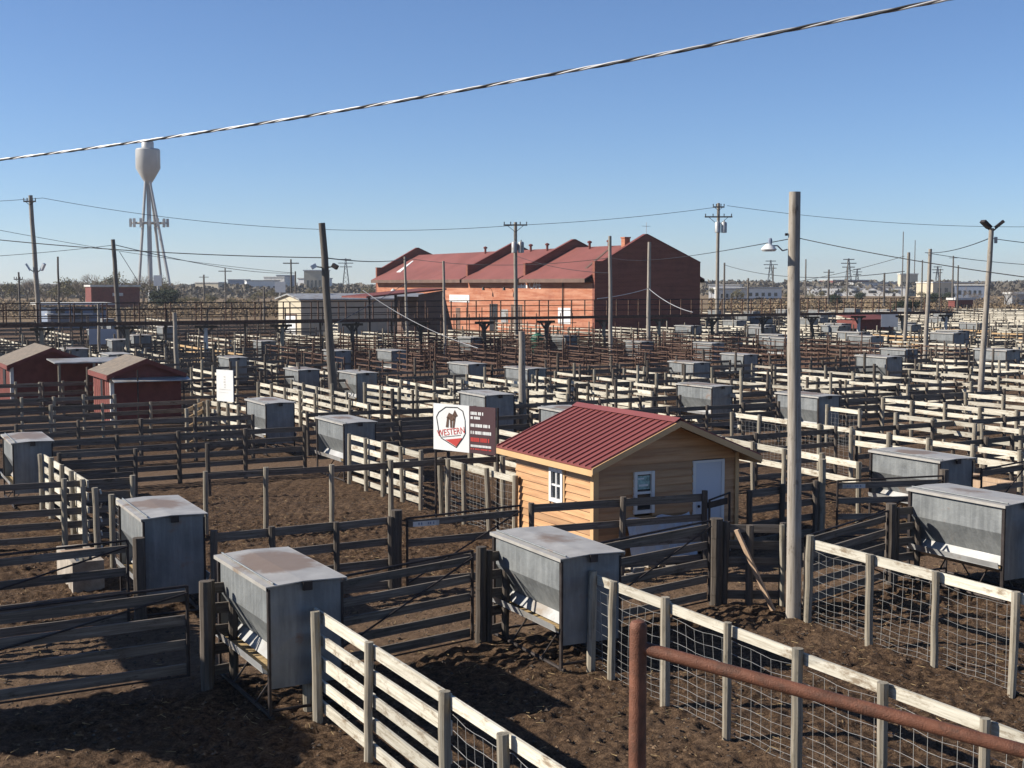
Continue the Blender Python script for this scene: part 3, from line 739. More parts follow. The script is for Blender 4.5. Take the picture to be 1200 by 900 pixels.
# loose clods, manure and straw trodden over the near pens
def litter(name, mat, n, seed, label, straw):
    rg = random.Random(seed); b = MB()
    for _ in range(n):
        d = rg.uniform(15, 34); la = rg.uniform(-.42, .42) * d; p = ld(la, d); z = .02 + rg.uniform(0, .03)
        if straw:
            a = rg.uniform(0, 6.3); L_ = rg.uniform(.04, .13); q = Vector((math.cos(a) * L_, math.sin(a) * L_, rg.uniform(-.01, .03)))
            b.beam((p.x, p.y, z), (p.x + q.x, p.y + q.y, z + q.z), .006, .005)
        else:
            s = rg.choice([.012, .015, .02, .025, .034]) * rg.uniform(.7, 1.2)
            c = [(p.x + dx * s * rg.uniform(.6, 1.3), p.y + dy * s * rg.uniform(.6, 1.3), z - .012 + dz * s * rg.uniform(.4, .75)) for dx, dy, dz in ((1, 0, 0), (0, 1, 0), (-1, 0, 0), (0, -1, 0), (0, 0, 1), (0, 0, -1))]
            i = len(b.v); b.v += c
            for t_ in ((0, 1, 4), (1, 2, 4), (2, 3, 4), (3, 0, 4), (1, 0, 5), (2, 1, 5), (3, 2, 5), (0, 3, 5)): b.f.append(tuple(i + k for k in t_))
    tag(b.build(name, mat), label, 'litter', kind='stuff')
litter('dirt_clods', 'bark', 5000, 1, 'loose dark dirt clods and manure over the near pens', False)
litter('pale_clods', 'dustclod', 3000, 2, 'dry pale clods scattered over the near pens', False)
litter('straw_bits', 'straw', 1800, 3, 'bits of straw trodden into the near pens', True)

# ------------------------------------------------------------------ water boxes, crates
def water_box(x, y, L, W, H, label, rz=0, mat='concrete'):
    t = thing('water_trough', label, 'water trough', (x, y, 0), rz)
    b = MB(); T = .09
    b.box(0, W, 0, T, 0, H).box(0, W, L - T, L, 0, H).box(0, T, T, L - T, 0, H).box(W - T, W, T, L - T, 0, H)
    b.build('tank', mat, t)
    MB().box(T + .003, W - T - .003, T + .003, L - T - .003, 0, H - .12).build('water', 'glass', t)
    MB().box(-.03, W + .03, L * .45, L * .62, H + .002, H + .04).build('float_cover', 'plank', t)
    return t
water_box(4.0, 24.2, 1.7, .55, .55, 'concrete water box against the whitewashed fence at the left')
water_box(16.9, 23.3, 1.3, .8, .9, 'pale concrete water box behind the right corner of the tan shed')
water_box(24.9, 22.2, 2.4, .7, .75, 'long pale wooden water box right behind the second right feeder', mat='plank')
water_box(23.2, 43.6, 1.6, .8, .7, 'pale water box among fences left of the western sign')

# ------------------------------------------------------------------ tan shed
def tan_shed():
    X0, X1, Y0, Y1 = 13.36, 16.78, 21.72, 24.9; Hw = 2.06; Xm = (X0 + X1) / 2; rh = 2.80
    t = thing('tan_shed', 'new honey coloured wooden shed with red metal roof standing by the alley', 'shed', (Xm, Y0, 0))
    hw = (X1 - X0) / 2; D = Y1 - Y0; g = 0.16
    n = 13
    def gz(x): return rh - .06 - (rh - .12 - Hw) * abs(x) / hw
    # lap siding, every course tilted a little
    c = .15
    win = (-.80, -.38, 1.0, 1.78); door = (.62, 1.36, .12, 1.94)
    front = MB(); z = g
    while z < rh - .1:
        z1 = min(z + c, rh - .08)
        def halfw(zz): return hw if zz <= Hw - .06 else max(0.02, hw * (rh - .06 - zz) / (rh - .12 - Hw + .06))
        w0, w1 = min(hw, halfw(z)), min(hw, halfw(z1))
        cuts = [(-1, 1)]
        spans = [(-w0, w0)]
        for (a, b_, lo, hi) in (win, door):
            if z1 > lo and z < hi:
                ns = []
                for s0, s1 in spans:
                    if b_ <= s0 or a >= s1: ns.append((s0, s1))
                    else:
                        if a > s0: ns.append((s0, a))
                        if b_ < s1: ns.append((b_, s1))
                spans = ns
        for s0, s1 in spans:
            t0 = s0 if abs(s0) < w0 - .001 else -w1; t1 = s1 if abs(s1) < w0 - .001 else w1
            front.quadbox([(s0, -.042, z), (s1, -.042, z), (s1, .06, z), (s0, .06, z), (t0, -.006, z1), (t1, -.006, z1), (t1, .06, z1), (t0, .06, z1)])
        z = z1
    front.build('front_wall', 'siding', t)
    side = MB(); z = g; sw = (1.18, 1.62, 1.12, 1.72)   # small window in left wall (y range, z range)
    while z < Hw - .02:
        z1 = min(z + c, Hw)
        sp = [(0.062, D)] if not (z1 > sw[2] and z < sw[3]) else [(0.062, sw[0]), (sw[1], D)]
        for a, b_ in sp:
            side.quadbox([(-hw - .042, a, z), (-hw + .06, a, z), (-hw + .06, b_, z), (-hw - .042, b_, z), (-hw - .006, a, z1), (-hw + .06, a, z1), (-hw + .06, b_, z1), (-hw - .006, b_, z1)])
        z = z1
    side.build('left_wall', 'siding', t)
    MB().box(hw - .05, hw + .01, .062, D, g, Hw).build('right_wall', 'siding', t)
    bk = MB(); bk.slab([(-hw + .065, D - .06, g), (hw - .055, D - .06, g), (hw - .055, D - .06, Hw), (0, D - .06, rh - .08), (-hw + .065, D - .06, Hw)], (0, .05, 0)); bk.build('back_wall', 'siding', t)
    MB().box(-hw + .07, hw - .06, .07, D - .07, .05, g + .02).build('floor', 'plank', t)
    sk = MB()
    for xx in (-hw + .1, -.5, .5, hw - .2): sk.box(xx, xx + .1, .02, D - .02, -.02, g - .003)
    sk.build('skid', 'whiteold', t)
    MB().box(-hw - .06, -hw + .06, -.062, -.044, g, Hw).box(-hw - .06, -hw - .044, -.0435, .06, g, Hw).build('corner_trim', 'trim', t)
    MB().box(hw - .06, hw + .03, -.062, -.044, g, Hw).build('corner_trim', 'trim', t)
    # roof
    ov = .32; fr = -.42; bk_ = D + .35; sl = (rh - Hw) / hw
    ex = hw + ov; ez = Hw - ov * sl + .06
    for s in (-1, 1):
        b = MB()
        b.slab([(0, fr, rh), (s * ex, fr, ez), (s * ex, bk_, ez), (0, bk_, rh)], (0, 0, .03))
        y = fr + .02
        while y < bk_ - .02:
            b.slab([(s * .05, y, rh + .029 - .05 * sl), (s * ex, y, ez + .031), (s * ex, y + .028, ez + .031), (s * .05, y + .028, rh + .029 - .05 * sl)], (0, 0, .03)); y += .228
        b.build('roof_panel', 'redroof', t)
        MB().slab([(s * .001, fr - .03, rh + .022), (s * ex, fr - .03, ez + .022), (s * ex, fr - .03, ez - .10), (s * .001, fr - .03, rh - .10)], (0, .027, 0)).build('barge_board', 'trim', t)
        MB().box(min(s * ex, s * (ex - .025)), max(s * ex, s * (ex - .025)), fr, bk_, ez - .13, ez - .012).build('fascia', 'trim', t)
        MB().slab([(s * .03, fr + .02, rh - .05), (s * (ex - .03), fr + .02, ez - .035), (s * (ex - .03), bk_ - .02, ez - .035), (s * .03, bk_ - .02, rh - .05)], (0, 0, .02)).build('soffit', 'trim', t)
    rc = MB(); rc.slab([(-.14, fr - .01, rh + .065 - .14 * sl), (0, fr - .01, rh + .068), (.14, fr - .01, rh + .065 - .14 * sl), (0, fr - .01, rh + .085)], (0, bk_ - fr + .02, 0)); rc.build('ridge_cap', 'redroof', t)
    # front window
    a, b_, lo, hi = win
    wf = MB(); wf.box(a - .03, a + .04, -.075, .02, lo - .03, hi + .03).box(b_ - .04, b_ + .03, -.075, .02, lo - .03, hi + .03)
    wf.box(a + .04, b_ - .04, -.06, .02, hi - .03, hi + .03).box(a + .04, b_ - .04, -.06, .02, lo - .03, lo + .04).box(a + .04, b_ - .04, -.05, .02, (lo + hi) / 2 - .03, (lo + hi) / 2 + .02)
    wfo = wf.build('window', 'white', t)
    MB().box(a + .04, b_ - .04, -.02, -.01, lo + .04, hi - .03).build('pane', 'glass', wfo)
    MB().box(a + .06, b_ - .06, -.027, -.023, (lo + hi) / 2 + .06, hi - .06).build('notice', 'poster', wfo)
    MB().box(a + .10, b_ - .10, -.031, -.0275, (lo + hi) / 2 + .12, (lo + hi) / 2 + .16).box(a + .08, b_ - .2, -.031, -.0275, hi - .13, hi - .10).build('notice_marking', 'white', wfo)
    # side window with cross bars
    a, b_, lo, hi = sw
    wf = MB(); X = -hw
    wf.box(X - .07, X + .02, a - .05, a + .03, lo - .05, hi + .05).box(X - .07, X + .02, b_ - .03, b_ + .05, lo - .05, hi + .05)
    wf.box(X - .07, X + .02, a + .03, b_ - .03, hi - .03, hi + .05).box(X - .07, X + .02, a + .03, b_ - .03, lo - .05, lo + .03)
    m_ = (a + b_) / 2; mz = (lo + hi) / 2
    wf.box(X - .055, X + .02, m_ - .018, m_ + .018, lo + .03, hi - .03).box(X - .052, X + .018, a + .03, m_ - .018, mz - .018, mz + .018).box(X - .052, X + .018, m_ + .018, b_ - .03, mz - .018, mz + .018)
    wfo = wf.build('window', 'white', t)
    MB().box(X - .02, X - .01, a + .03, b_ - .03, lo + .03, hi - .03).build('pane', 'glass', wfo)
    tr = MB(); tr.box(X - .05, X - .024, b_ + .055, b_ + .11, lo - .1, hi + .1).box(X - .05, X - .024, a - .11, a - .055, lo - .1, hi + .1); tr.build('window_trim', 'trim', t)
    # door
    a, b_, lo, hi = door
    do = MB().box(a + .05, b_ - .05, -.03, .01, lo, hi - .05).build('door', 'doorw', t)
    MB().box(a - .02, a + .05, -.05, .02, lo, hi).box(b_ - .05, b_ + .02, -.05, .02, lo, hi).box(a + .05, b_ - .05, -.05, .02, hi - .05, hi).build('door_frame', 'white', do)
    MB().lathe([(.012, -.02), (.03, 0), (.03, .02), (.012, .035)], 10).build('handle', 'steel', do, loc=(a + .12, -.06, 1.0))
tan_shed()
# white sheeting and rubble piled at the shed's near side
b = MB(); rg = random.Random(3)
for i in range(26):
    x = rg.uniform(11.9, 14.6); y = rg.uniform(20.4, 21.2); s = rg.uniform(.04, .13)
    b.quadbox([(x + a * s * rg.uniform(.7, 1.2), y + c_ * s * rg.uniform(.7, 1.2), .02 + e * s) for e in (0, .7) for a, c_ in ((-1, -1), (1, -1), (1, 1), (-1, 1))])
tag(b.build('rubble', 'concrete'), 'loose pale rubble along the foot of the dark fence before the tan shed', 'rubble', kind='stuff')

# pale sheeting leaning on the lower front of the shed
b = MB(); rg = random.Random(6); nx, nz = 14, 6
px_ = lambda i, j: (14.0 + 1.55 * i / nx, 21.60 - .30 * (1 - j / nz) + .035 * math.sin(i * 1.9 + j) + rg.uniform(-.01, .01), .12 + .78 * j / nz + (.03 * math.sin(i) if j == nz else 0))
g_ = [[px_(i, j) for j in range(nz + 1)] for i in range(nx + 1)]
for i in range(nx):
    for j in range(nz): b.poly([g_[i][j], g_[i + 1][j], g_[i + 1][j + 1], g_[i][j + 1]])
tag(b.build('plastic_sheet', 'doorw'), 'pale blue plastic sheeting leaning against the tan shed below its front window', 'sheet')

# ------------------------------------------------------------------ western sign
def text_mesh(txt, size, name, mat, parent, loc, rot, extr=.003, ax=1.0):
    cu = bpy.data.curves.new(name, 'FONT'); cu.body = txt; cu.size = size; cu.extrude = extr; cu.align_x = 'CENTER'; cu.align_y = 'CENTER'; cu.resolution_u = 2
    ob = bpy.data.objects.new(name, cu); COL.objects.link(ob)
    bpy.context.view_layer.update()
    me = bpy.data.meshes.new_from_object(ob.evaluated_get(bpy.context.evaluated_depsgraph_get()))
    bpy.data.objects.remove(ob)
    me.name = name; me.materials.clear(); me.materials.append(M[mat])
    o = bpy.data.objects.new(name, me); COL.objects.link(o); o.parent = parent; o.location = loc; o.rotation_euler = rot; o.scale = (ax, 1, 1)
    return o
def western_sign():
    c = gp(546, 29.6); rz = math.atan2(-.643 * 1.0, .766) - YAW  # facing left of the camera
    t = thing('western_sign', 'two part yard sign, white shield with red WESTERN lettering beside a maroon text panel', 'sign', (c.x, c.y, 0), rz)
    z0, z1 = 1.72, 2.78; xl, xm, xr = -1.0, .1, .88
    MB().cyl((xl + .03, .03, -.1), (xl + .03, .03, z1), .028, n=8).build('sign_post', 'steel', t, smooth=True)
    MB().cyl((xr + .03, .03, -.1), (xr + .03, .03, z1), .028, n=8).build('sign_post', 'steel', t, smooth=True)
    wp = MB().box(xl, xm, -.012, 0, z0, z1).build('white_panel', 'white', t)
    mp = MB().box(xm + .004, xr, -.012, 0, z0, z1).build('maroon_panel', 'maroon', t)
    cx = (xl + xm) / 2; cz = (z0 + z1) / 2
    def P(u, v): return (cx + u, -.016, cz + v)
    out = [(-.16, .46), (.20, .47), (.36, .40), (.43, .2), (.44, -.1), (.36, -.22), (.16, -.44), (-.30, -.26), (-.37, -.15), (-.45, .22), (-.38, .33)]
    b = MB(); n = len(out)
    for i in range(n):
        a = P(*out[i]); e = P(*out[(i + 1) % n]); b.beam(a, e, .004, .022, (0, 1, 0) if False else (0, 0, 1))
    b.build('shield_outline', 'black', wp)
    MB().slab([P(-.18, -.285), P(.34, -.21), P(.16, -.42)], (0, -.003, 0)).build('shield_point', 'signred', wp)
    b = MB()   # plain rider-like figure mark in brown
    for q in ([(-.16, .0), (-.12, .22), (-.06, .24), (-.08, .0)], [(.05, -.0), (.07, .22), (.14, .2), (.10, -.0)], [(-.14, .22), (-.06, .34), (.16, .27), (.12, .17), (.0, .16)],
              [(.05, .30), (.12, .41), (.21, .28), (.14, .25)], [(-.02, .0), (-.03, .18), (.04, .18), (.03, .0)]):
        b.slab([P(*p) for p in q], (0, -.003, 0))
    b.build('figure_mark', 'rust', wp)
    text_mesh('WESTERN', .21, 'lettering', 'signred', wp, P(.0, -.1), (math.pi / 2, math.radians(-9), 0), .002, .92)
    b = MB()
    for i in range(14):
        u = -.28 + i * .042; b.beam(P(u, -.235 + .0 + i * .006), P(u + .028, -.232 + i * .006), .003, .018)
    b.build('small_lettering', 'maroon', wp)
    def row(v, u0, u1, h, mat, seed):
        rg = random.Random(seed); b = MB(); u = u0; X0 = xm + .05
        while u < u1:
            w_ = rg.uniform(.022, .04); 
            b.box(X0 + u, X0 + u + w_, -.0165, -.0125, cz + v - h / 2, cz + v + h / 2); u += w_ + (.010 if rg.random() > .18 else .035)
        b.build('text_row', mat, mp)
    row(.37, 0, .38, .07, 'white', 1); row(.27, 0, .30, .06, 'white', 2); row(.10, 0, .55, .07, 'white', 3); row(-.06, 0, .6, .07, 'white', 4)
    row(-.22, 0, .55, .09, 'signred', 5); row(-.36, 0, .6, .05, 'white', 6); row(-.43, 0, .58, .03, 'signred', 7)
western_sign()
def board_sign(px, d, z0, z1, wid, rz, mat, label, posts=True, name='sign_board'):
    c = gp(px, d); t = thing(name, label, 'sign', (c.x, c.y, 0), rz)
    MB().box(-wid / 2, wid / 2, -.02, 0, z0, z1).build('panel', mat, t)
    for x in (-wid / 2 + .05, wid / 2 - .05): MB().box(x - .03, x + .03, .003, .06, -.05, z1 - .05).build('sign_post', 'steel', t)
    return t
s = board_sign(263, 46, 1.42, 2.52, .92, math.atan2(-.643, .766) - YAW, 'white', 'small white sign on a board fence right of the red shack')
b = MB(); rg = random.Random(4)
for i in range(5): b.box(-.03 + rg.uniform(-.03, 0), .03 + rg.uniform(0, .03), -.024, -.0205, 2.25 - i * .09, 2.30 - i * .09)
b.box(-.3, .3, -.024, -.0205, 1.82, 1.85).box(-.3, .2, -.024, -.0205, 1.72, 1.735)
b.build('faint_marking', 'whiteold', s)
board_sign(122, 92, 1.2, 2.4, 2.1, -YAW, 'bluegrey', 'blue grey blank board behind the red roofed shacks at left')
board_sign(1042, 118, 1.7, 3.0, 1.5, -YAW, 'white', 'white board beside the small red hut under the catwalk at right')

# ------------------------------------------------------------------ red shacks at left
def gable_shack(x, y, W, D, He, Hr, label, wall='dirtyred', roof='shingle', extras=None, name='red_shack', ov=.16):
    t = thing(name, label, 'shed', (x, y, 0))
    xm = W / 2
    MB().slab([(0, 0, 0), (W, 0, 0), (W, 0, He), (xm, 0, Hr), (0, 0, He)], (0, .06, 0)).build('front_wall', wall, t)
    MB().slab([(0, D - .06, 0), (W, D - .06, 0), (W, D - .06, He), (xm, D - .06, Hr), (0, D - .06, He)], (0, .06, 0)).build('back_wall', wall, t)
    b = MB().box(0, .06, .063, D - .063, 0, He)
    yy = .4
    while yy < D - .3: b.box(-.012, -.002, yy, yy + .02, .02, He - .02); yy += .4
    b.build('left_wall', wall, t)
    MB().box(W - .06, W, .063, D - .063, 0, He).build('right_wall', wall, t)
    MB().box(-.025, -.014, -.0, .12, 0, He).box(-.025, .12, -.015, -.003, 0, He).build('corner_trim', 'whiteold' if extras != 'notrim' else wall, t)
    sl = (Hr - He) / xm
    for s in (-1, 1):
        e = xm + s * (xm + ov); ez = He - ov * sl
        MB().slab([(xm, -ov, Hr + .01), (e, -ov, ez + .01), (e, D + ov, ez + .01), (xm, D + ov, Hr + .01)], (0, 0, .06)).build('roof_slope', roof, t)
        MB().slab([(xm, -ov - .03, Hr + .06), (e, -ov - .03, ez + .06), (e, -ov - .03, ez - .12), (xm, -ov - .03, Hr - .12)], (0, .027, 0)).build('barge_board', wall, t)
        MB().box(min(e, e + s * .03), max(e, e + s * .03), -ov, D + ov, ez - .14, ez + .06).build('fascia', wall, t)
    return t
t = gable_shack(10.4, 53.1, 2.75, 3.6, 1.95, 2.5, 'small red wooden shack with a tan roof and a narrow side window')
wo_ = MB().box(-.05, -.014, 1.3, 1.9, .95, 1.75).build('window', 'dirtyred', t)
MB().box(-.056, -.051, 1.38, 1.82, 1.0, 1.7).build('pane', 'black', wo_)
MB().slab([(.0, -.7, 1.68), (3.0, -.7, 1.68), (3.0, -.02, 1.78), (.0, -.02, 1.78)], (0, 0, .03)).build('awning', 'tin', t)
for xx in (.9, 2.7): MB().cyl((xx, -.66, -.1), (xx, -.66, 1.67 if xx > 1 else 2.15), .03, n=6).build('awning_post', 'steel', t)
t = gable_shack(8.0, 63.3, 3.6, 5.0, 1.85, 2.55, 'larger dark red shack with grey gable roof at the left edge', name='red_shack')
MB().box(-.04, -.014, 1.6, 2.4, .8, 1.7).build('window', 'black', t)
MB().slab([(1.5, -2.6, 2.0), (4.9, -2.6, 2.0), (4.9, -.3, 2.08), (1.5, -.3, 2.08)], (0, 0, .05)).build('awning', 'tin', t)
for xx, yy in ((1.7, -2.5), (3.2, -2.5), (4.8, -2.5), (4.8, -.6)): MB().cyl((xx, yy, -.1), (xx, yy, 2.05), .06, n=8).build('awning_post', 'post', t, smooth=True)

# ------------------------------------------------------------------ poles and lamps
def pole(px, pt, d, label, top_y, r=.13, lean_px=0, mat='pole', cross=(), transformer=False, name='utility_pole', group=None, extra=None):
    base = gp(px, d); zt = CAMH + (HOR - top_y) * d / FPX
    t = thing(name, label, 'utility pole', base, -YAW, group)
    lx = lean_px * d / FPX
    b = MB(); K = 6; rg = random.Random(px); pts = [(lx * i / K + rg.uniform(-.02, .02), 0, -.3 + (zt + .3) * i / K) for i in range(K + 1)]
    for i in range(K): b.cyl(pts[i], pts[i + 1], r * (1.12 - .3 * i / K), r * (1.12 - .3 * (i + 1) / K), 12, i in (0, K - 1))
    b.build('shaft', mat, t, smooth=True)
    for dz, w_ in cross:
        z = zt - dz; x = lx * z / zt
        c = MB().beam((x - w_ / 2, -r - .06, z), (x + w_ / 2, -r - .06, z), .09, .12); co_ = c.build('crossarm', 'poled', t)
        bb = MB()
        for k in (-.47, -.2, .2, .47): bb.lathe([(.02, 0), (.05, .06), (.03, .1), (.055, .16), (.02, .22)], 8, (x + k * w_, -r - .06, z + .06))
        bb.build('insulator', 'steel', co_)
        MB().beam((x - w_ * .35, -r - .02, z - .02), (x, -r - .02, z - w_ * .3), .03, .04).beam((x + w_ * .35, -r - .02, z - .02), (x, -r - .02, z - w_ * .3), .03, .04).build('arm_brace', 'steel', co_)
    if transformer:
        z = zt - 2.6; x = lx * z / zt
        for s, xx in ((1, .45), (-1, -.1)):
            MB().lathe([(.05, 0), (.25, .03), (.25, .85), (.2, .93), (.06, .98), (.06, 1.1)], 14, (x + xx, -r - .3, z)).build('transformer', 'tin', t, smooth=True)
    return t, lx, zt
t, lx, zt = pole(935.5, 0, 21.4, 'tall thick weathered wooden pole with a street lamp, standing right of the tan shed', 226, r=.113, lean_px=-7)
# lamp on the tall pole
z = zt - .92
MB().tube([(lx - .1, 0, z - .0), (lx - .18, 0, z - .02), (lx - .26, 0, z + .06), (lx - .33, 0, z + .06)], .012).build('lamp_arm', 'cable', t, smooth=True)
lh = MB().lathe([(.10, -.06), (.13, -.03), (.09, .02), (.05, .05), (.045, .06)], 14, (lx - .40, 0, z + .03)).build('lamp_head', 'white', t, smooth=True)
MB().lathe([(.03, 0), (.035, .05), (.025, .09)], 8, (lx - .38, 0, z + .09)).build('photocell', 'bluegrey', lh, smooth=True)
MB().box(lx - .14, lx - .10, -.03, .03, z + .22, z + .26).build('wire_hook', 'steel', t)
tn = thing('mast', '', '')
bpy.data.objects.remove(tn)
t, lx, zt = pole(391, 0, 56, 'leaning dark wooden pole with two small floodlights, in the left middle pens', 262, r=.17, lean_px=-12, mat='poled')
for s, zz in ((-1, 52), (1, 52)):
    z = zt - zz * 56 / FPX
    MB().cyl((lx * .8, 0, z), (lx * .8 + s * .35, -.1, z + .05), .03, n=6).build('lamp_arm', 'steel', t)
    MB().beam((lx * .8 + s * .35, -.1, z + .12), (lx * .8 + s * .55, -.15, z + .0), .22, .18).build('floodlight', 'lens' if s < 0 else 'steel', t)
pole(613, 0, 46, 'short thick wooden pole standing behind the tan shed roof', 388, r=.13, lean_px=-2)
t, lx, zt = pole(48, 0, 108, 'tall grey pole with floodlights halfway up at the far left', 230, r=.2, lean_px=-8, cross=((.5, 1.0),))
z = zt - 90 * 108 / FPX
for s in (-1, 1):
    MB().cyl((lx * .5, 0, z), (lx * .5 + s * .5, 0, z + .3), .04, n=6).build('lamp_arm', 'steel', t)
    MB().beam((lx * .5 + s * .45, 0, z + .2), (lx * .5 + s * .75, -.1, z + .75), .3, .16).build('floodlight', 'lens', t)
pole(142, 0, 92, 'bare dark pole behind the small red shack, left of the water tower', 281, r=.17, lean_px=-7, mat='poled')
pole(207, 0, 72, 'short round pole directly below the right leg of the water tower', 366, r=.13, lean_px=-2)
pole(116, 0, 84, 'short thin pole between the blue grey board and the bare dark pole', 356, r=.1, lean_px=0)
pole(70, 0, 118, 'thin pole right of the tall floodlit pole at the far left', 301, r=.1, mat='poled')
pole(24, 0, 150, 'small pole with cross piece at the left edge', 319, r=.12, mat='poled', cross=((.8, 1.0),))
pole(478, 0, 105, 'thin pole in front of the left part of the brick building', 301, r=.11, lean_px=-3)
pole(522, 0, 90, 'slender pole in front of the long brick wall, left of the transformer pole', 306, r=.1, lean_px=-2)
pole(605, 0, 112, 'utility pole with crossarm and transformers in front of the brick building', 261, r=.17, lean_px=-1, cross=((.25, 2.0),), transformer=True)
pole(716, 0, 88, 'slender pole at the near corner of the brick gable', 277, r=.13, lean_px=-2)
pole(760, 0, 98, 'slender pole standing before the middle of the shaded brick gable', 284, r=.15)
pole(840, 0, 116, 'tall utility pole with crossarm and transformer right of the brick gable', 239, r=.16, cross=((.35, 1.0), (1.2, 2.4)), transformer=True)
pole(1060, 0, 100, 'pole with dark top, left one of the pair on the right', 296, r=.14, lean_px=3)
pole(1084, 0, 86, 'pole, right one of the pair on the right', 292, r=.14, lean_px=4)
t, lx, zt = pole(1149, 0, 53.5, 'smooth grey mast carrying twin floodlights at the right', 268, r=.12, lean_px=10)
for s in (-1, 1):
    MB().cyl((lx, 0, zt - .15), (lx + s * .2, 0, zt + .02), .03, n=6).build('lamp_arm', 'steel', t)
    f_ = MB().beam((lx + s * .12, -.05, zt + .02), (lx + s * .42, -.12, zt + .28), .34, .12).build('floodlight', 'steel', t)
    MB().beam((lx + s * .15 - .06 * s * 0, -.06, zt + .10), (lx + s * .38, -.12, zt + .30), .26, .03).build('lamp_lens', 'lens', f_)
MB().box(lx + .12, lx + .22, -.05, .05, zt - .6, zt - .35).build('ballast_box', 'tin', t)
# distant poles and pylons on the right horizon
far_poles = [(148 + 0, 0), ]
def simple_pole(px, d, top, label, arm=True, r=.16, group='distant utility poles'):
    b = MB(); zt = CAMH + (HOR - top) * d / FPX
    b.cyl((0, 0, -.3), (0, 0, zt), r * 1.2, r * .8, 8)
    if arm: b.beam((-1.2, 0, zt - .6), (1.2, 0, zt - .6), .12, .15)
    o = b.build('utility_pole', 'poled', loc=gp(px, d), rz=-YAW); return tag(o, label, 'utility pole', group)
for px, d, top, lb in ((265, 240, 314, 'distant utility pole with crossarm right of the water tower'), (342, 200, 304, 'distant utility pole with crossarm left of the beige building'),
                       (347, 205, 318, 'short distant pole beside the crossarm pole left of the beige building'), (240, 330, 322, 'distant thin pole right of the water tower legs'),
                       (310, 150, 336, 'thin dark pole left of the lit end of the beige building'), (848, 180, 308, 'thin pole close behind the transformer pole right of the gable'),
                       (876, 170, 300 + 26, 'small lamp pole between transformer pole and tall pole'), (905, 500, 311, 'distant pole left of the tall pole'),
                       (943, 420, 304, 'distant pole just right of the tall pole'), (970, 300, 316, 'distant crossarm pole in the right field'), (992, 450, 305, 'distant mast in the right field'),
                       (1035, 300, 320, 'distant pole left of the right hand pair'), (1079, 240, 305, 'distant pole between the right hand pair'), (1115, 380, 300, 'distant tall crossarm pole left of the floodlight mast'),
                       (1121, 220, 311, 'distant thin pole left of the floodlight mast'), (1100, 260, 315, 'distant pole right of the right hand pair'), (1056, 600, 272, 'distant tall slim mast in the right background'),
                       (1070, 700, 282, 'second distant tall slim mast in the right background')):
    simple_pole(px, d, top, lb, arm=px in (265, 342, 970, 1115, 240), r=.14 if d < 300 else .25)
def pylon(px, d, top, label):
    t = MB(); zt = CAMH + (HOR - top) * d / FPX; w0 = zt * .11
    for i in range(8):
        z0, z1 = zt * i / 8, zt * (i + 1) / 8; a = w0 * (1 - i / 8.6); c = w0 * (1 - (i + 1) / 8.6)
        for sx, sy in ((1, 1), (1, -1), (-1, 1), (-1, -1)): t.beam((a * sx, a * sy, z0), (c * sx, c * sy, z1), .3, .3)
        t.beam((-a, -a, z0), (c, -c, z1), .15, .15).beam((a, -a, z0), (-c, -c, z1), .15, .15)
    for k, w_ in ((.97, .16), (.86, .22), (.75, .18)): t.beam((-zt * w_, 0, zt * k), (zt * w_, 0, zt * k), .4, .5)
    return tag(t.build('transmission_pylon', 'steel', loc=gp(px, d), rz=-YAW), label, 'pylon', 'transmission pylons on the horizon')
for px, d, top, lb in ((902, 900, 305, 'lattice pylon left of the tall pole on the horizon'), (993, 800, 303, 'lattice pylon in the middle of the right horizon'), (1003, 1000, 315, 'smaller lattice pylon beside another on the right horizon'),
                       (406, 900, 303, 'lattice pylon behind the leaning dark pole'), (1097, 900, 312, 'lattice pylon behind the right hand pair of poles')):
    pylon(px, d, top, lb)

# ------------------------------------------------------------------ wires
def wire(a, b, sag, r, label, mat='cableb', n=24, name='power_line', group=None):
    a = Vector(a); b = Vector(b); m = MB(); c = a.copy()
    pts = []
    for i in range(n + 1):
        t = i / n; p = a.lerp(b, t); p.z -= sag * 4 * t * (1 - t); pts.append(p - c)
    m.tube(pts, r, 5)
    return tag(m.build(name, mat, loc=c, smooth=False), label, 'cable', group)
# near twisted overhead service cable (three strands)
a = at(-120, 200, 15.0); b_ = at(1285, -36, 7.2); pts = []
root = thing('overhead_cable', 'thick twisted silver and black service cable sagging across the sky above everything', 'cable', a)
def cab(t_):
    p = a.lerp(b_, t_); p.z -= .115 * 4 * t_ * (1 - t_); return p - a
n = 420; dirv = (b_ - a).normalized(); sd_ = dirv.cross(Vector((0, 0, 1))).normalized(); upv = sd_.cross(dirv)
LL = (b_ - a).length
for k, (mt, rad, off) in enumerate((('cable', .0065, .0065), ('cableb', .0075, .0065), ('cable', .0065, .0065))):
    m = MB(); prev = None
    for i in range(n + 1):
        t_ = i / n; th = 2 * math.pi * (LL * t_ / .62) + k * 2.1
        p = cab(t_) + sd_ * off * math.cos(th) + upv * off * math.sin(th)
        if prev is not None: m.cyl(prev, p, rad, rad, 6, False)
        prev = p
    m.build('strand', mt, root, smooth=True)
L_ = 'thin power line '
wire(at(50, 232, 108), at(605, 264, 112), 1.3, .02, L_ + 'from the far left pole to the transformer pole before the brick building')
wire(at(-200, 236, 108), at(50, 232, 108), .3, .02, L_ + 'leaving the far left pole to the left edge')
wire(at(605, 264, 112), at(838, 243, 116), .2, .02, L_ + 'between the two transformer poles over the brick roof')
wire(at(852, 241, 116), at(1330, 262, 120), .9, .02, L_ + 'from the right transformer pole across to the right edge')
wire(at(-100, 270, 60), at(380, 302, 56), .25, .02, L_ + 'from the left edge to the leaning dark pole')
wire(at(380, 302, 56), at(478, 303, 105), .2, .025, L_ + 'from the leaning dark pole to the thin pole by the brick building')
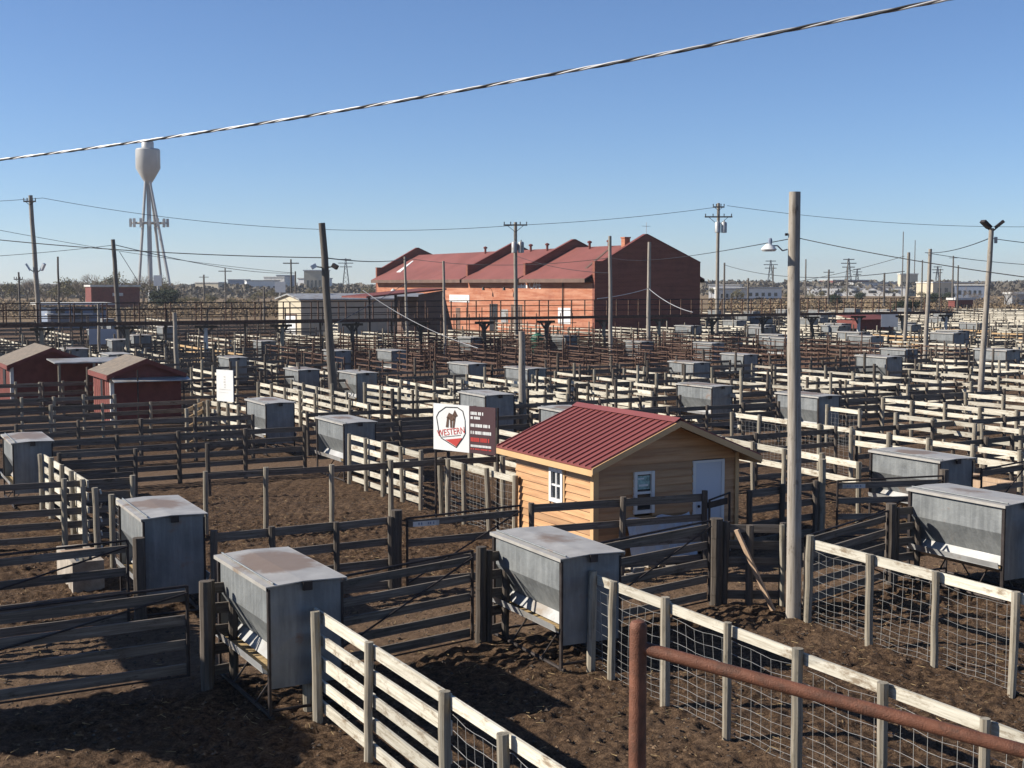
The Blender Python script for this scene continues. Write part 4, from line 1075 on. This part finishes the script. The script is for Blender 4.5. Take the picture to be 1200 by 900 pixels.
wire(at(-100, 305, 90), at(135, 287, 92), .15, .018, L_ + 'from the left edge up to the bare dark pole')
wire(at(135, 287, 92), at(345, 320, 200), .6, .03, L_ + 'from the bare dark pole down to the distant crossarm pole')
wire(at(345, 320, 200), at(-40, 262, 160), .6, .03, L_ + 'from distant crossarm pole up to the left edge')
wire(at(925, 280, 21.4), at(716, 302, 88), .25, .008, L_ + 'from the tall pole left to the slender pole at the brick corner')
wire(at(936, 279, 21.4), at(1260, 332, 17.0), .05, .007, L_ + 'from the tall pole down to the right edge')
wire(at(716, 302, 88), at(478, 303, 105), .5, .02, L_ + 'in front of the red brick roof')
wire(at(1160, 279, 53.5), at(1084, 296, 86), .2, .02, L_ + 'between the floodlight mast and the pair of poles')
wire(at(1160, 279, 53.5), at(1300, 290, 60), .1, .015, L_ + 'from the floodlight mast to the right edge')
wire(at(1060, 300, 100), at(840, 340, 116), .5, .02, L_ + 'from the pair of poles down toward the transformer pole')
wire(at(1084, 296, 86), at(1300, 312, 90), .3, .02, L_ + 'from the pair of poles to the right edge')
wire(at(848, 310, 180), at(1060, 318, 100), 1.0, .03, L_ + 'low across the right background field')
wire(at(605, 300, 112), at(716, 320, 88), .3, .02, L_ + 'slack between transformer pole and slender pole before the brick building')
wire(at(478, 330, 105), at(391, 380, 56), .1, .02, L_ + 'guy going down to the foot area of the leaning dark pole')
wire(at(425, 340, 70), at(560, 408, 66), .3, .022, 'pale guy wire slanting down in front of the beige building', 'cable')
wire(at(140, 295, 92), at(162, 330, 92), 0, .02, 'guy wire slanting down from the bare dark pole')
wire(at(760, 338, 98), at(812, 366, 90), .25, .03, 'slack pale cable from the gable pole down to the catwalk', 'cable')
wire(at(760, 338, 98), at(700, 350, 90), .1, .025, 'slack pale cable from gable pole toward the brick corner', 'cable')

# ------------------------------------------------------------------ raised catwalk
cw = thing('raised_catwalk', 'long raised dark catwalk with handrail running across all the pens', 'catwalk', (0, 84.3, 0))
MB().box(2, 88, -.6, .6, 3.02, 3.10).build('deck', 'rust', cw)
MB().box(2, 88, -.72, -.64, 2.97, 3.14).build('edge_beam', 'rust', cw)
MB().box(2, 88, .64, .72, 2.97, 3.14).build('edge_beam', 'steel', cw)
x = 2.6; k = 0
while x < 88 and k < 49:
    for sy in (-1, 1):
        MB().box(x - .035, x + .035, sy * .68 - .035, sy * .68 + .035, 3.16, 4.35).build('rail_post', 'rust', cw)
    x += 1.95; k += 1
for z in (3.55, 3.95, 4.33):
    for sy in (-1, 1):
        MB().cyl((2, sy * .63, z), (88, sy * .63, z), .014 if z < 4.2 else .022, n=5).build('handrail', 'steel', cw)
x = 7.5; rg = random.Random(9)
while x < 88:
    MB().cyl((x, -.2, -.2), (x + rg.uniform(-.1, .1), -.2, 2.86), .15, .13, 10).build('support_post', rg.choice(['post', 'whiteold', 'postd']), cw, smooth=True)
    MB().beam((x - .5, -.2, 2.83), (x, -.2, 2.2), .1, .12).beam((x + .5, -.2, 2.83), (x, -.2, 2.2), .1, .12).box(x - .7, x + .7, -.35, -.05, 2.70, 2.855).build('bracket', 'postd', cw)
    x += 5.0
# second, shorter catwalk on the left behind the first
cw2 = thing('low_catwalk', 'lower dark walkway seen just behind the raised catwalk at left', 'catwalk', (0, 98, 0))
MB().box(8, 44, -.5, .5, 2.5, 2.62).build('deck', 'postd', cw2)
x = 8.2
while x < 44:
    MB().box(x - .05, x + .05, -.55, -.503, 2.3, 3.7).build('rail_post', 'postd', cw2)
    MB().cyl((x, 0, -.1), (x, 0, 2.5), .09, n=6).build('support_post', 'postd', cw2); x += 3.0
for z in (3.1, 3.66): MB().cyl((8, -.58, z), (44, -.58, z), .03, n=5).build('handrail', 'rust', cw2)
# tall loading chutes rails before the brick wall
for i, (px, d, w_, lb) in enumerate(((455, 100, 9, 'tall rusty pipe pen below the beige building, left part'), (520, 102, 8, 'tall rusty pipe pen below the white sign on the brick wall'), (600, 104, 7, 'tall rusty pipe pen before the brick wall by the transformer pole'))):
    c = gp(px, d); t = thing('pipe_pen', lb, 'pen', (c.x, c.y, 0), 0, None)
    for k in range(int(w_ / 1.1)):
        MB().cyl((k * 1.1, 0, 0), (k * 1.1, 0, 3.2 + .5 * (k % 3 == 0)), .04, n=5).build('upright', 'rust', t)
    for z in (.5, .95, 1.4, 1.85, 2.4, 2.9): MB().cyl((0, .045, z), (w_ - 1.1, .045, z), .028, n=5).build('rail', 'rust', t)
t = thing('green_tank', 'small green ribbed plastic tank before the brick wall', 'tank', gp(630, 99)); t.scale = (.82, .82, .9)
MB().lathe([(.55, 0), (.62, .05), (.58, .3), (.62, .35), (.58, .6), (.62, .65), (.58, .9), (.62, .95), (.58, 1.2), (.62, 1.25), (.5, 1.5), (.2, 1.62)], 16).build('tank_body', 'green', t, loc=(0, 0, .4))
MB().lathe([(.2, 0), (.2, .08)], 10).build('tank_lid', 'black', t, loc=(0, 0, 2.02))
MB().box(-.6, .6, -.6, .6, 0, .4).build('tank_base', 'concrete', t)

# ------------------------------------------------------------------ brick building
def brick_building():
    X0, X1, Y0, Y1 = 70.8, 83.9, 115.2, 174.0; W = X1 - X0; D = Y1 - Y0; xm = W / 2 - .3
    t = thing('brick_building', 'long red painted brick building with red roof and stepped gable walls', 'building', (X0, Y0, 0))
    He, Hs, Hr, Hp = 6.1, 7.75, 9.5, 10.6
    MB().box(0, .4, .45, D - .45, 0, He).build('long_wall', 'brick', t)
    MB().box(W - .4, W, .45, D - .45, 0, He).build('back_wall', 'brick', t)
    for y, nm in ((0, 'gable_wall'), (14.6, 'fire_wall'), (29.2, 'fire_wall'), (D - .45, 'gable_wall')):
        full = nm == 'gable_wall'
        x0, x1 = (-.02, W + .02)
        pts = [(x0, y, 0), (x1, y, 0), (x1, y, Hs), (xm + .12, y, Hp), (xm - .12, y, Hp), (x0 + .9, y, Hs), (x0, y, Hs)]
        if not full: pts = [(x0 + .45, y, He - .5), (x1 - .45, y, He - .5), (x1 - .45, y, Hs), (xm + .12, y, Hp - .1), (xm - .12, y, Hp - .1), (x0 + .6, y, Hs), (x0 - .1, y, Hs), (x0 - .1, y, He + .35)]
        MB().slab(pts, (0, .45, 0)).build(nm, 'brick_shaded', t)
        tp = pts[2:7]
        cp = MB()
        for a, b_ in zip(tp[:-1], tp[1:]):
            cp.beam((a[0], y + .22, a[2] + .05), (b_[0], y + .22, b_[2] + .05), .56, .09)
        cp.build('coping', 'dirtyred', t)
    ovh = .9
    for s in (-1, 1):
        e = -ovh if s < 0 else W + ovh; ez = He - .15
        for (ya, yb) in ((.47, 14.58), (15.07, 29.18), (29.67, D - .47)):
            MB().slab([(xm, ya, Hr), (e, ya, ez), (e, yb, ez), (xm, yb, Hr)], (0, 0, .14)).build('roof_slope', 'oldredroof', t)
            MB().box(min(e, e + .05 * s) , max(e, e + .05 * s), ya, yb, ez - .28, ez + .12).build('fascia', 'brown', t)
            MB().box(min(e, e - s * ovh * .98), max(e, e - s * ovh * .98), ya + .01, yb - .01, ez - .26, ez - .22).build('soffit', 'brown', t)
    # chimney and roof vents
    MB().box(5.2, 5.85, 2.5, 3.2, 8.4, 10.3).box(5.14, 5.91, 2.44, 3.26, 10.3, 10.45).build('chimney', 'brick', t)
    for yy in (6.5, 10.5, 20, 24, 36): MB().lathe([(.14, 0), (.14, .8), (.26, .85), (.26, 1.0), (.05, 1.1)], 10, (xm - .5, yy, Hr - .3)).build('roof_vent', 'dirtyred', t)
    # patched slab and skylight
    sl = (Hr - He + .15) / (xm + ovh)
    def RZ(x): return He - .15 + (x + ovh) * sl + .145
    MB().slab([(1.2, D - 6, RZ(1.2)), (4.4, D - 3.2, RZ(4.4)), (4.4, D - 2.7, RZ(4.4)), (1.2, D - 4.6, RZ(1.2))], (0, 0, .05)).build('skylight_strip', 'white', t)
    MB().slab([(1.2, 3.5, RZ(1.2)), (5.4, 5.8, RZ(5.4)), (5.4, 6.2, RZ(5.4)), (1.2, 4.0, RZ(1.2))], (0, 0, .05)).build('roof_patch', 'brown', t)
    # openings on the long wall (left face)
    def opening(y, w_, z0, z1, mat, nm, proud=.05):
        return MB().box(-proud, -.003, y, y + w_, z0, z1).build(nm, mat, t)
    opening(4.8, 2.6, 1.3, 3.0, 'white', 'notice_board'); opening(15.5, 2.6, 0, 3.2, 'brown', 'door'); opening(21.5, 2.0, 0, 3.2, 'black', 'door'); 
    opening(18.9, 1.7, 1.1, 2.6, 'tin', 'window'); opening(31.5, 1.2, 0, 2.6, 'brown', 'door')
    opening(28.9, 5.6, 3.3, 4.2, 'white', 'sign_panel')
    b = MB(); rg = random.Random(2); y = 29.3
    while y < 34: b.box(-.056, -.051, y, y + .22, 3.6, 3.9); y += .3 + .3 * (rg.random() < .2)
    b.build('faded_lettering', 'whiteold', t)
    text_mesh('CAFE', 1.15, 'lettering', 'white', t, (-.03, 12.5, 5.35), (math.pi / 2, 0, -math.pi / 2), .01)
    b = MB(); y = 14.3; rg = random.Random(8)
    while y < 17.6: b.box(-.03, -.004, y, y + .3, 5.05, 5.35 + rg.uniform(0, .2)); y += .42
    b.build('painted_script', 'white', t)
    MB().cyl((-.12, 6.3, .5), (-.12, 6.3, 6.0), .07, n=6).build('downpipe', 'brown', t)
    for yy in (18.0, 23.2):
        MB().cyl((-.05, yy, 5.0), (-1.0, yy, 5.15), .04, n=5).cyl((-1.0, yy, 5.15), (-1.0, yy, 4.8), .12, .2, 8).build('wall_lamp', 'black', t)
    MB().cyl((xm + .1, .2, Hp), (xm + .1, .2, Hp + 1.3), .03, n=5).cyl((xm - .5, .2, Hp + .9), (xm + .6, .2, Hp + .9), .02, n=5).build('antenna', 'cable', t)
brick_building()

# beige metal building and brown lean-to
def shed_long(px, d, W, D, He, Hr, end_mat, side_mat, roofm, label, name, rz=0):
    c = gp(px, d); t = thing(name, label, 'building', (c.x, c.y, 0), rz)   # origin = near left corner; long side runs along +X, lit end faces -X
    ym = D / 2
    MB().slab([(0, 0, 0), (0, D, 0), (0, D, He), (0, ym, Hr), (0, 0, He)], (.1, 0, 0)).build('end_wall', end_mat, t)
    MB().slab([(W - .1, 0, 0), (W - .1, D, 0), (W - .1, D, He), (W - .1, ym, Hr), (W - .1, 0, He)], (.1, 0, 0)).build('end_wall', end_mat, t)
    b = MB().box(.103, W - .103, 0, .1, 0, He); x = .6
    while x < W - .6: b.box(x, x + .06, -.03, -.002, 0.05, He - .05); x += .9
    b.build('side_wall', side_mat, t)
    MB().box(.103, W - .103, D - .1, D, 0, He).build('side_wall', side_mat, t)
    for s in (0, 1):
        e = -.3 if s == 0 else D + .3; ez = He - .3 * (Hr - He) / ym
        MB().slab([(-.3, ym, Hr + .003), (-.3, e, ez + .003), (W + .3, e, ez + .003), (W + .3, ym, Hr + .003)], (0, 0, .14)).build('roof_slope', roofm, t)
    return t
t = shed_long(353, 140, 15.5, 7.6, 3.85, 4.35, 'beige', 'beige', 'tin', 'long beige metal building with pale roof left of the brick building', 'metal_building')
do = MB().box(-.05, -.003, 1.6, 5.0, 0, 2.1).build('roller_door', 'white', t)
MB().box(-.08, -.052, 1.4, 1.6, 0, 2.35).box(-.08, -.052, 5.0, 5.2, 0, 2.35).box(-.08, -.052, 1.6, 5.0, 2.15, 2.35).build('door_frame', 'brown', do)
for xx in (4, 12): MB().lathe([(.2, 0), (.2, .5), (.35, .55), (.1, .8)], 8, (xx, 3.4, 4.2)).build('roof_vent', 'whiteold', t)
c = gp(491, 127); t = thing('lean_to_shed', 'dark brown lean-to with red edged roof against the brick building', 'shed', (c.x, c.y, 0))
MB().slab([(0, 0, 0), (3.9, 0, 0), (2.6, 0, 4.9), (0, 0, 4.5)], (0, .1, 0)).build('front_wall', 'brown', t)
MB().box(0, .1, .103, 6, 0, 4.3).build('side_wall', 'brown', t)
MB().slab([(-5.5, -.3, 4.2), (2.8, -.3, 4.95), (2.8, 6.2, 4.95), (-5.5, 6.2, 4.2)], (0, 0, .16)).build('roof', 'dirtyred', t)
for xx in (-5.2, -2.5): MB().box(xx, xx + .2, -.1, .1, 0, 4.2 + (xx + 5.5) * .09).build('post', 'steel', t)

# far left buildings
c = gp(108, 255); t = thing('red_building', 'dark red metal building with white roof edge in the left background', 'building', (c.x, c.y, 0))
MB().box(0, .2, 0, 6, 0, 5.0).build('end_wall', 'dirtyred', t)
b = MB().box(.203, 9.2, 0, 6, 0, 4.9)
b.build('body', 'dirtyred', t); MB().box(-.2, 9.4, -.3, 6.3, 5.0, 5.35).build('roof', 'whiteold', t)
MB().box(4, 6, -.08, -.003, 3.2, 3.8).build('sign_panel', 'whiteold', t)
c = gp(56, 165); t = thing('low_building', 'low white and blue building with flat overhanging roof behind the catwalk at left', 'building', (c.x, c.y, 0))
MB().box(0, 7.2, 0, 6, 0, 2.6).build('wall', 'bluegrey', t); MB().box(0, .4, -.06, -.003, .1, 2.5).build('door', 'white', t)
MB().box(-.3, 5.2, -1.6, -.1, 1.7, 1.85).build('canopy', 'whiteold', t); MB().box(-1, 8.2, -1, 7, 2.9, 3.15).build('roof', 'whiteold', t)
for k, xx in enumerate((1.0, 3.0, 5.6)): MB().box(xx, xx + 1.1, -.05, -.003, 1.9, 2.5).build('window', 'glass', t)
c = gp(1006, 124); t = thing('red_hut', 'small red hut under the catwalk at right', 'shed', (c.x, c.y, 0))
MB().box(0, 4.4, 0, 3, 0, 2.1).build('wall', 'dirtyred', t); MB().slab([(-.2, -.2, 2.1), (4.6, -.2, 2.1), (4.6, 3.2, 2.6), (-.2, 3.2, 2.6)], (0, 0, .1)).build('roof', 'dirtyred', t); MB().box(3.3, 4.1, -.04, -.003, 0, 1.9).build('door', 'brown', t)
# town buildings on the horizon
TB = [(310, 0, 700, 12, 9, 'whiteold', 'pale'), (325, 0, 720, 9, 10, 'bluegrey', 'grey'), (345 - 55, 0, 650, 16, 7, 'white', 'white'), (350, 0, 640, 14, 8, 'white', 'white'),
      (357, 0, 560, 10, 11, 'beige', 'tan'), (1035 - 26, 0, 700, 40, 6, 'white', 'long white'), (945, 0, 620, 44, 4, 'white', 'long low white'), (1054, 0, 620, 8, 10, 'beige', 'pale yellow'), (1092, 0, 560, 20, 6, 'beige', 'yellow'),
      (830, 0, 520, 12, 5, 'white', 'white'), (840, 0, 400, 9, 4, 'whiteold', 'pale'), (872, 0, 450, 14, 4, 'white', 'white'), (1118, 0, 480, 10, 5, 'bluegrey', 'grey blue'), (1185, 0, 300, 8, 3.2, 'tin', 'grey'),
      (1119, 0, 260, 4, 2.4, 'dirtyred', 'red'), (230, 0, 620, 12, 6, 'beige', 'tan'), (268, 0, 800, 12, 8, 'bluegrey', 'grey'), (975, 0, 900, 30, 8, 'dirtyred', 'red')]
nm_ = ['left of the tall pole', 'right of the tall pole']
for i, (px, _, d, w_, h_, mt, adj) in enumerate(TB):
    px = {388: 232, }.get(px, px)
    c = gp(px, d); t = thing('distant_building', '%s low building on the horizon %s' % (adj, 'near the water tower' if px < 300 else 'left of the beige building' if px < 450 else 'right of the brick building' if px < 935 else 'in the right background'), 'building', (c.x, c.y, 0), -YAW + .3 * ((i % 3) - 1),
              'distant town buildings')
    MB().box(0, w_, 0, w_ * .6, 0, h_).build('wall', mt, t)
    MB().box(-.3, w_ + .3, -.3, w_ * .6 + .3, h_ + .01, h_ + .5).build('roof', 'whiteold' if mt != 'white' else 'tin', t)
    b = MB(); x = w_ * .12
    while x < w_ * .9: MB().box(x, x + w_ * .08, -.08, -.004, h_ * .35, h_ * .65).build('window', 'glass', t); x += w_ * .17
# billboards near left poles
for px, d, z0, z1, w_, lb in ((186, 300, 5.1, 7.5, 1.8, 'white square billboard on a pole below the water tower'), (329, 400, 3, 6.2, 3.2, 'pale billboard left of the beige building')):
    c = gp(px, d); t = thing('billboard', lb, 'billboard', (c.x, c.y, 0), -YAW)
    MB().box(-w_ / 2, w_ / 2, -.1, .1, z0, z1).build('panel', 'white', t); MB().cyl((0, .4, 0), (0, .4, z1 - .5), .3, n=8).build('post', 'tower', t)

# ------------------------------------------------------------------ water tower
def water_tower():
    d = 385; c = gp(177.5, d); zz = lambda y: CAMH + (HOR - y) * d / FPX
    t = thing('water_tower', 'slender silver water tower with conical tank and antenna ring in the left background', 'water tower', (c.x, c.y, 0), -YAW)
    R_ = 14 * d / FPX
    MB().lathe([(.5, zz(219)), (R_ * .55, zz(210)), (R_, zz(199)), (R_, zz(178)), (R_ * .92, zz(176.5))], 28).build('tank', 'tower', t, smooth=True)
    MB().lathe([(R_ * .5, zz(176.4)), (R_ * .5, zz(169)), (R_ * .4, zz(167))], 16).build('tank_cap', 'tower', t, smooth=True)
    zr = zz(218)
    for a_, e in (((-.6, -.8), (-15.5, 0)), ((.6, -.8), (27, 0)), ((-.3, .8), (-7, 6)), ((.3, .9), (6, 9))):
        MB().cyl((a_[0], a_[1], zr + 1), (e[0] * d / FPX, e[1], -1), .42, .42, 8).build('leg', 'tower', t, smooth=True)
    MB().cyl((0, 0, 0), (0, 0, zr), .75, .6, 12).build('riser', 'tower', t, smooth=True)
    ring = MB(); rw = 20 * d / FPX; za = zz(262)
    for k in range(16):
        th = 2 * math.pi * k / 16; p = (rw * math.cos(th), rw * .8 * math.sin(th), za); p2 = (rw * math.cos(th + math.pi / 8), rw * .8 * math.sin(th + math.pi / 8), za)
        ring.cyl(p, p2, .22, .22, 5)
        if k % 4 == 0: ring.cyl((0, 0, za), p, .18, .18, 5)
    ring.build('antenna_ring', 'tower', t)
    for k in range(14):
        th = 2 * math.pi * k / 14; ring = MB(); x_, y_ = (rw + .4) * math.cos(th), (rw * .8 + .4) * math.sin(th)
        MB().box(x_ - .35, x_ + .35, y_ - .2, y_ + .2, za - 1.1, za + 1.2).build('antenna_panel', 'whiteold', t)
water_tower()

# ------------------------------------------------------------------ foreground pipe rail and its stair landing
pr_ = thing('pipe_railing', 'red brown steel pipe railing crossing the bottom right foreground', 'railing', ld(.445, 4.66, 0), -YAW)
def lp(px, py, d):   # local coords of the railing
    p = at(px, py, d) - pr_.location; return Vector((p.x * RT[0] + p.y * RT[1], p.x * FW[0] + p.y * FW[1], p.z))
top = lp(748, 727, 4.66)
mp_ = MB(); mp_.cyl((top.x, top.y, 3.05), (top.x, top.y, top.z - .03), .0315, .0315, 20); 
mp_.lathe([(.0315, -.03), (.031, -.015), (.024, -.004), (.010, .001)], 20, tuple(top)); mp_.build('rail_post', 'redpipe', pr_, smooth=True)
a = lp(753, 759, 4.66); b_ = lp(1280, 902, 4.05)
MB().cyl(a, b_, .0235, .0235, 20).build('top_rail', 'redpipe', pr_, smooth=True)
MB().lathe([(.026, 0), (.029, .006), (.026, .012)], 16).build('weld', 'rust', pr_, loc=(top.x + .03, top.y, a.z - .005), smooth=True)
MB().cyl(b_, (b_.x, b_.y, 3.05), .0315, .0315, 16).build('rail_post', 'redpipe', pr_, smooth=True)
dk = thing('viewing_deck', 'plank landing under the pipe railing, below the picture', 'deck', (0, 0, 0), -YAW)
MB().box(-.3, 3.0, 2.6, 4.72, 3.0, 3.05).build('planks', 'dark', dk)
for x_, y_ in ((-.2, 2.7), (2.9, 2.7), (-.2, 4.6), (2.9, 4.6)): MB().box(x_ - .07, x_ + .07, y_ - .07, y_ + .07, -.1, 3.0).build('support_post', 'dark', dk)

# unseen roof added left of frame, shaped to cast the lower left shadow
wk = thing('added_walkway', 'added unseen walkway outside the left edge, shaped to cast the lower left pen shadow', 'walkway')
hz = 4.4; sh = hz / math.tan(SUN_EL)
sdir = Vector((math.sin(SUN_AZ), math.cos(SUN_AZ), 0))
def cast(px, py): 
    p = on(px, py) + sdir * sh; return (p.x, p.y, hz)
poly = [cast(-160, 836), cast(60, 826), cast(175, 806), cast(140, 782), cast(105, 730), cast(190, 712), cast(262, 790), cast(352, 866), cast(330, 930), cast(235, 905), cast(160, 880), cast(0, 884), cast(-160, 888)]
MB().slab(poly, (0, 0, .12)).build('roof', 'dark', wk)
for q in (poly[0], poly[4], poly[6], poly[8], poly[12]): MB().cyl((q[0] , q[1], -.1), (q[0], q[1], hz), .09, n=8).build('support_post', 'postd', wk)

# ------------------------------------------------------------------ trees
def bare_tree(seed, H=9.0, spread=1.0, leaf=None, dens=1.0):
    rg = random.Random(seed); t = thing('bare_tree', 'tree', 'tree')
    tr = MB(); tw = MB(); lf = MB()
    def branch(p, d, L, r, lvl):
        q = p + d * L; (tr if lvl < 2 else tw).cyl(p, q, r, r * .6, 5 if lvl < 2 else 3, False)
        if lvl >= 6:
            return
        k = (3 if lvl < 1 else rg.choice([2, 3, 3])) if lvl < 5 else 2
        for _ in range(k):
            nd = (d + Vector((rg.gauss(0, .48) * spread, rg.gauss(0, .48) * spread, rg.gauss(.08, .25)))).normalized()
            branch(p + d * L * rg.uniform(.55, 1.0), nd, L * rg.uniform(.62, .85), r * .58, lvl + 1)
        if leaf and lvl >= 3:
            for _ in range(int(3 * dens)):
                c = q + Vector((rg.gauss(0, .35), rg.gauss(0, .35), rg.gauss(0, .3))); s = rg.uniform(.10, .2)
                a = Vector((rg.uniform(-1, 1), rg.uniform(-1, 1), rg.uniform(-1, 1))).normalized() * s; e = a.cross(Vector((rg.uniform(-1, 1), rg.uniform(-1, 1), .3))).normalized() * s * .7
                lf.poly([c - a, c - e, c + a, c + e])
    for _ in range(rg.choice([1, 1, 2])):
        branch(Vector((rg.uniform(-.2, .2), 0, -.1)), Vector((rg.gauss(0, .1), rg.gauss(0, .1), 1)).normalized(), H * .26, H * .022, 0)
    tr.build('trunk', 'bark', t); tw.build('crown', 'twig', t)
    if leaf: lf.build('foliage', leaf, t)
    return Proto(t)
TR = [bare_tree(1, 9), bare_tree(2, 8, 1.3), bare_tree(3, 8, 1.1, 'olive', 1.0), bare_tree(4, 7, 1.2, 'olive', .7), bare_tree(5, 7, 1.3, 'evergreen', 2.0)]
rg = random.Random(21)
def put_tree(px, d, k, s, where):
    lb = ['bare grey tree', 'wide bare brown tree', 'tree with dry olive leaves', 'small tree, few dry leaves,', 'dark bushy evergreen tree'][k]
    TR[k].put(gp(px, d), rg.uniform(0, 6), '%s %s' % (lb, where), 'trees ' + where, (s, s, s * rg.uniform(.85, 1.1)))
for px in list(range(-6, 215, 6)):
    put_tree(px + rg.uniform(-5, 5), rg.uniform(290, 370), rg.choice([0, 0, 1, 1, 2, 3, 2]), rg.uniform(1.0, 1.45), 'in the tree line behind the red building at left')
for px, s in ((188, 1.0), (200, .9), (194, .8)): put_tree(px, 275, 4, s, 'by the foot of the water tower')
for px in range(218, 330, 11): put_tree(px + rg.uniform(-4, 4), rg.uniform(260, 400), rg.choice([1, 2, 3, 3]), rg.uniform(.45, .75), 'in the scrub between water tower and beige building')
for px in (360, 372, 384, 398, 412, 425, 436): put_tree(px, rg.uniform(270, 330), rg.choice([2, 2, 3, 1]), rg.uniform(.7, 1.0), 'behind the roof of the beige building')
for px in range(1128, 1215, 8): put_tree(px + rg.uniform(-3, 3), rg.uniform(270, 340), rg.choice([0, 1, 1, 3]), rg.uniform(.6, .95), 'in the clump of bare trees at the right edge')
for px in range(835, 1130, 16): put_tree(px + rg.uniform(-6, 6), rg.uniform(320, 560), rg.choice([1, 3, 4, 2]), rg.uniform(.5, .9), 'scattered in the right background field')
for px in (1055, 1066): put_tree(px, 230, 4, .6, 'near the pair of poles at right')

# scrub and far woodland, too many to count
def leaf_mass(name, spans, n, size, mat, label, cat, seed):
    rg = np.random.RandomState(seed); V_ = []; F_ = []
    for (pa, pb, da, db, ha, hb, w_) in spans:
        m = int(n * w_)
        px = rg.uniform(pa, pb, m); d = rg.uniform(da, db, m)
        bumpy = .45 + .55 * vnoise(px * .09 + 100, d * .012 + 10, seed)
        z = rg.uniform(0, 1, m) ** .8 * (ha + (hb - ha) * bumpy)
        for i in range(m):
            p = gp(px[i], d[i]); s = size * d[i] / 400 * rg.uniform(.6, 1.5); a = Vector(rg.uniform(-1, 1, 3)).normalized() * s; e = a.cross(Vector(rg.uniform(-1, 1, 3))).normalized() * s * .8
            c = Vector((p.x, p.y, z[i])); k = len(V_); V_.extend([tuple(c - a), tuple(c - e), tuple(c + a), tuple(c + e)]); F_.append((k, k + 1, k + 2, k + 3))
    m = MB(); m.v = V_; m.f = F_; o = m.build(name, mat); tag(o, label, cat, kind='stuff'); return o
leaf_mass('dry_scrub', [(-20, 335, 215, 330, 0, 2.0, 1.0), (830, 1230, 220, 420, 0, 1.5, 1.0)], 22000, .3, 'scrub', 'band of dry brown scrub and weeds beyond the pens', 'scrub', 3)
leaf_mass('far_woodland', [(-20, 460, 500, 900, 0, 6, 1.0), (820, 1230, 600, 1400, 0, 8, 1.2)], 22000, .6, 'hill', 'far low woodland along the horizon', 'woodland', 5)
m = MB()
K = 60; ring = []
for i in range(K + 1):
    px = -500 + 2200 * i / K; ring.append((gp(px, 2100), 6 + 3 * math.sin(i * 1.7) * math.sin(i * .6) + (3 if px > 700 else 0)))
for (p, h_), (q_, g_) in zip(ring[:-1], ring[1:]):
    bq = lambda v, s: (v.x * s, v.y * s)
    m.v += [(p.x, p.y, -2), (q_.x, q_.y, -2), (q_.x * 1.15, q_.y * 1.15, g_), (p.x * 1.15, p.y * 1.15, h_)]
    k = len(m.v) - 4; m.f.append((k, k + 1, k + 2, k + 3))
    m.v += [(q_.x * 1.5, q_.y * 1.5, -2), (p.x * 1.5, p.y * 1.5, -2)]; m.f.append((k + 3, k + 2, k + 4, k + 5))
o = m.build('hills', 'hill'); o['kind'] = 'structure'

# haze
HZ = 0.00018
if HZ > 0:
    hb = MB().box(-2900, 2900, -250, 3400, -3, 60)
    hm = bpy.data.materials.new('haze_air'); hm.use_nodes = True; hn = hm.node_tree; hn.nodes.clear()
    ho = hn.nodes.new('ShaderNodeOutputMaterial'); pv = hn.nodes.new('ShaderNodeVolumePrincipled')
    pv.inputs['Color'].default_value = (.86, .91, .97, 1); pv.inputs['Density'].default_value = HZ; pv.inputs['Anisotropy'].default_value = 0.3
    hn.links.new(pv.outputs[0], ho.inputs['Volume'])
    o = hb.build('haze', hm); o.rotation_euler.z = -YAW; tag(o, None, None, kind='stuff'); o['label'] = 'thin pale air haze over the stockyard'; o['category'] = 'haze'

# prototypes that were never placed are removed
for P_ in [p for l in FAR.values() for p in l] + TR:
    if not P_.used:
        def rm(t_):
            for k_ in t_[1]: rm(k_)
            bpy.data.objects.remove(t_[0])
        rm(P_.t)
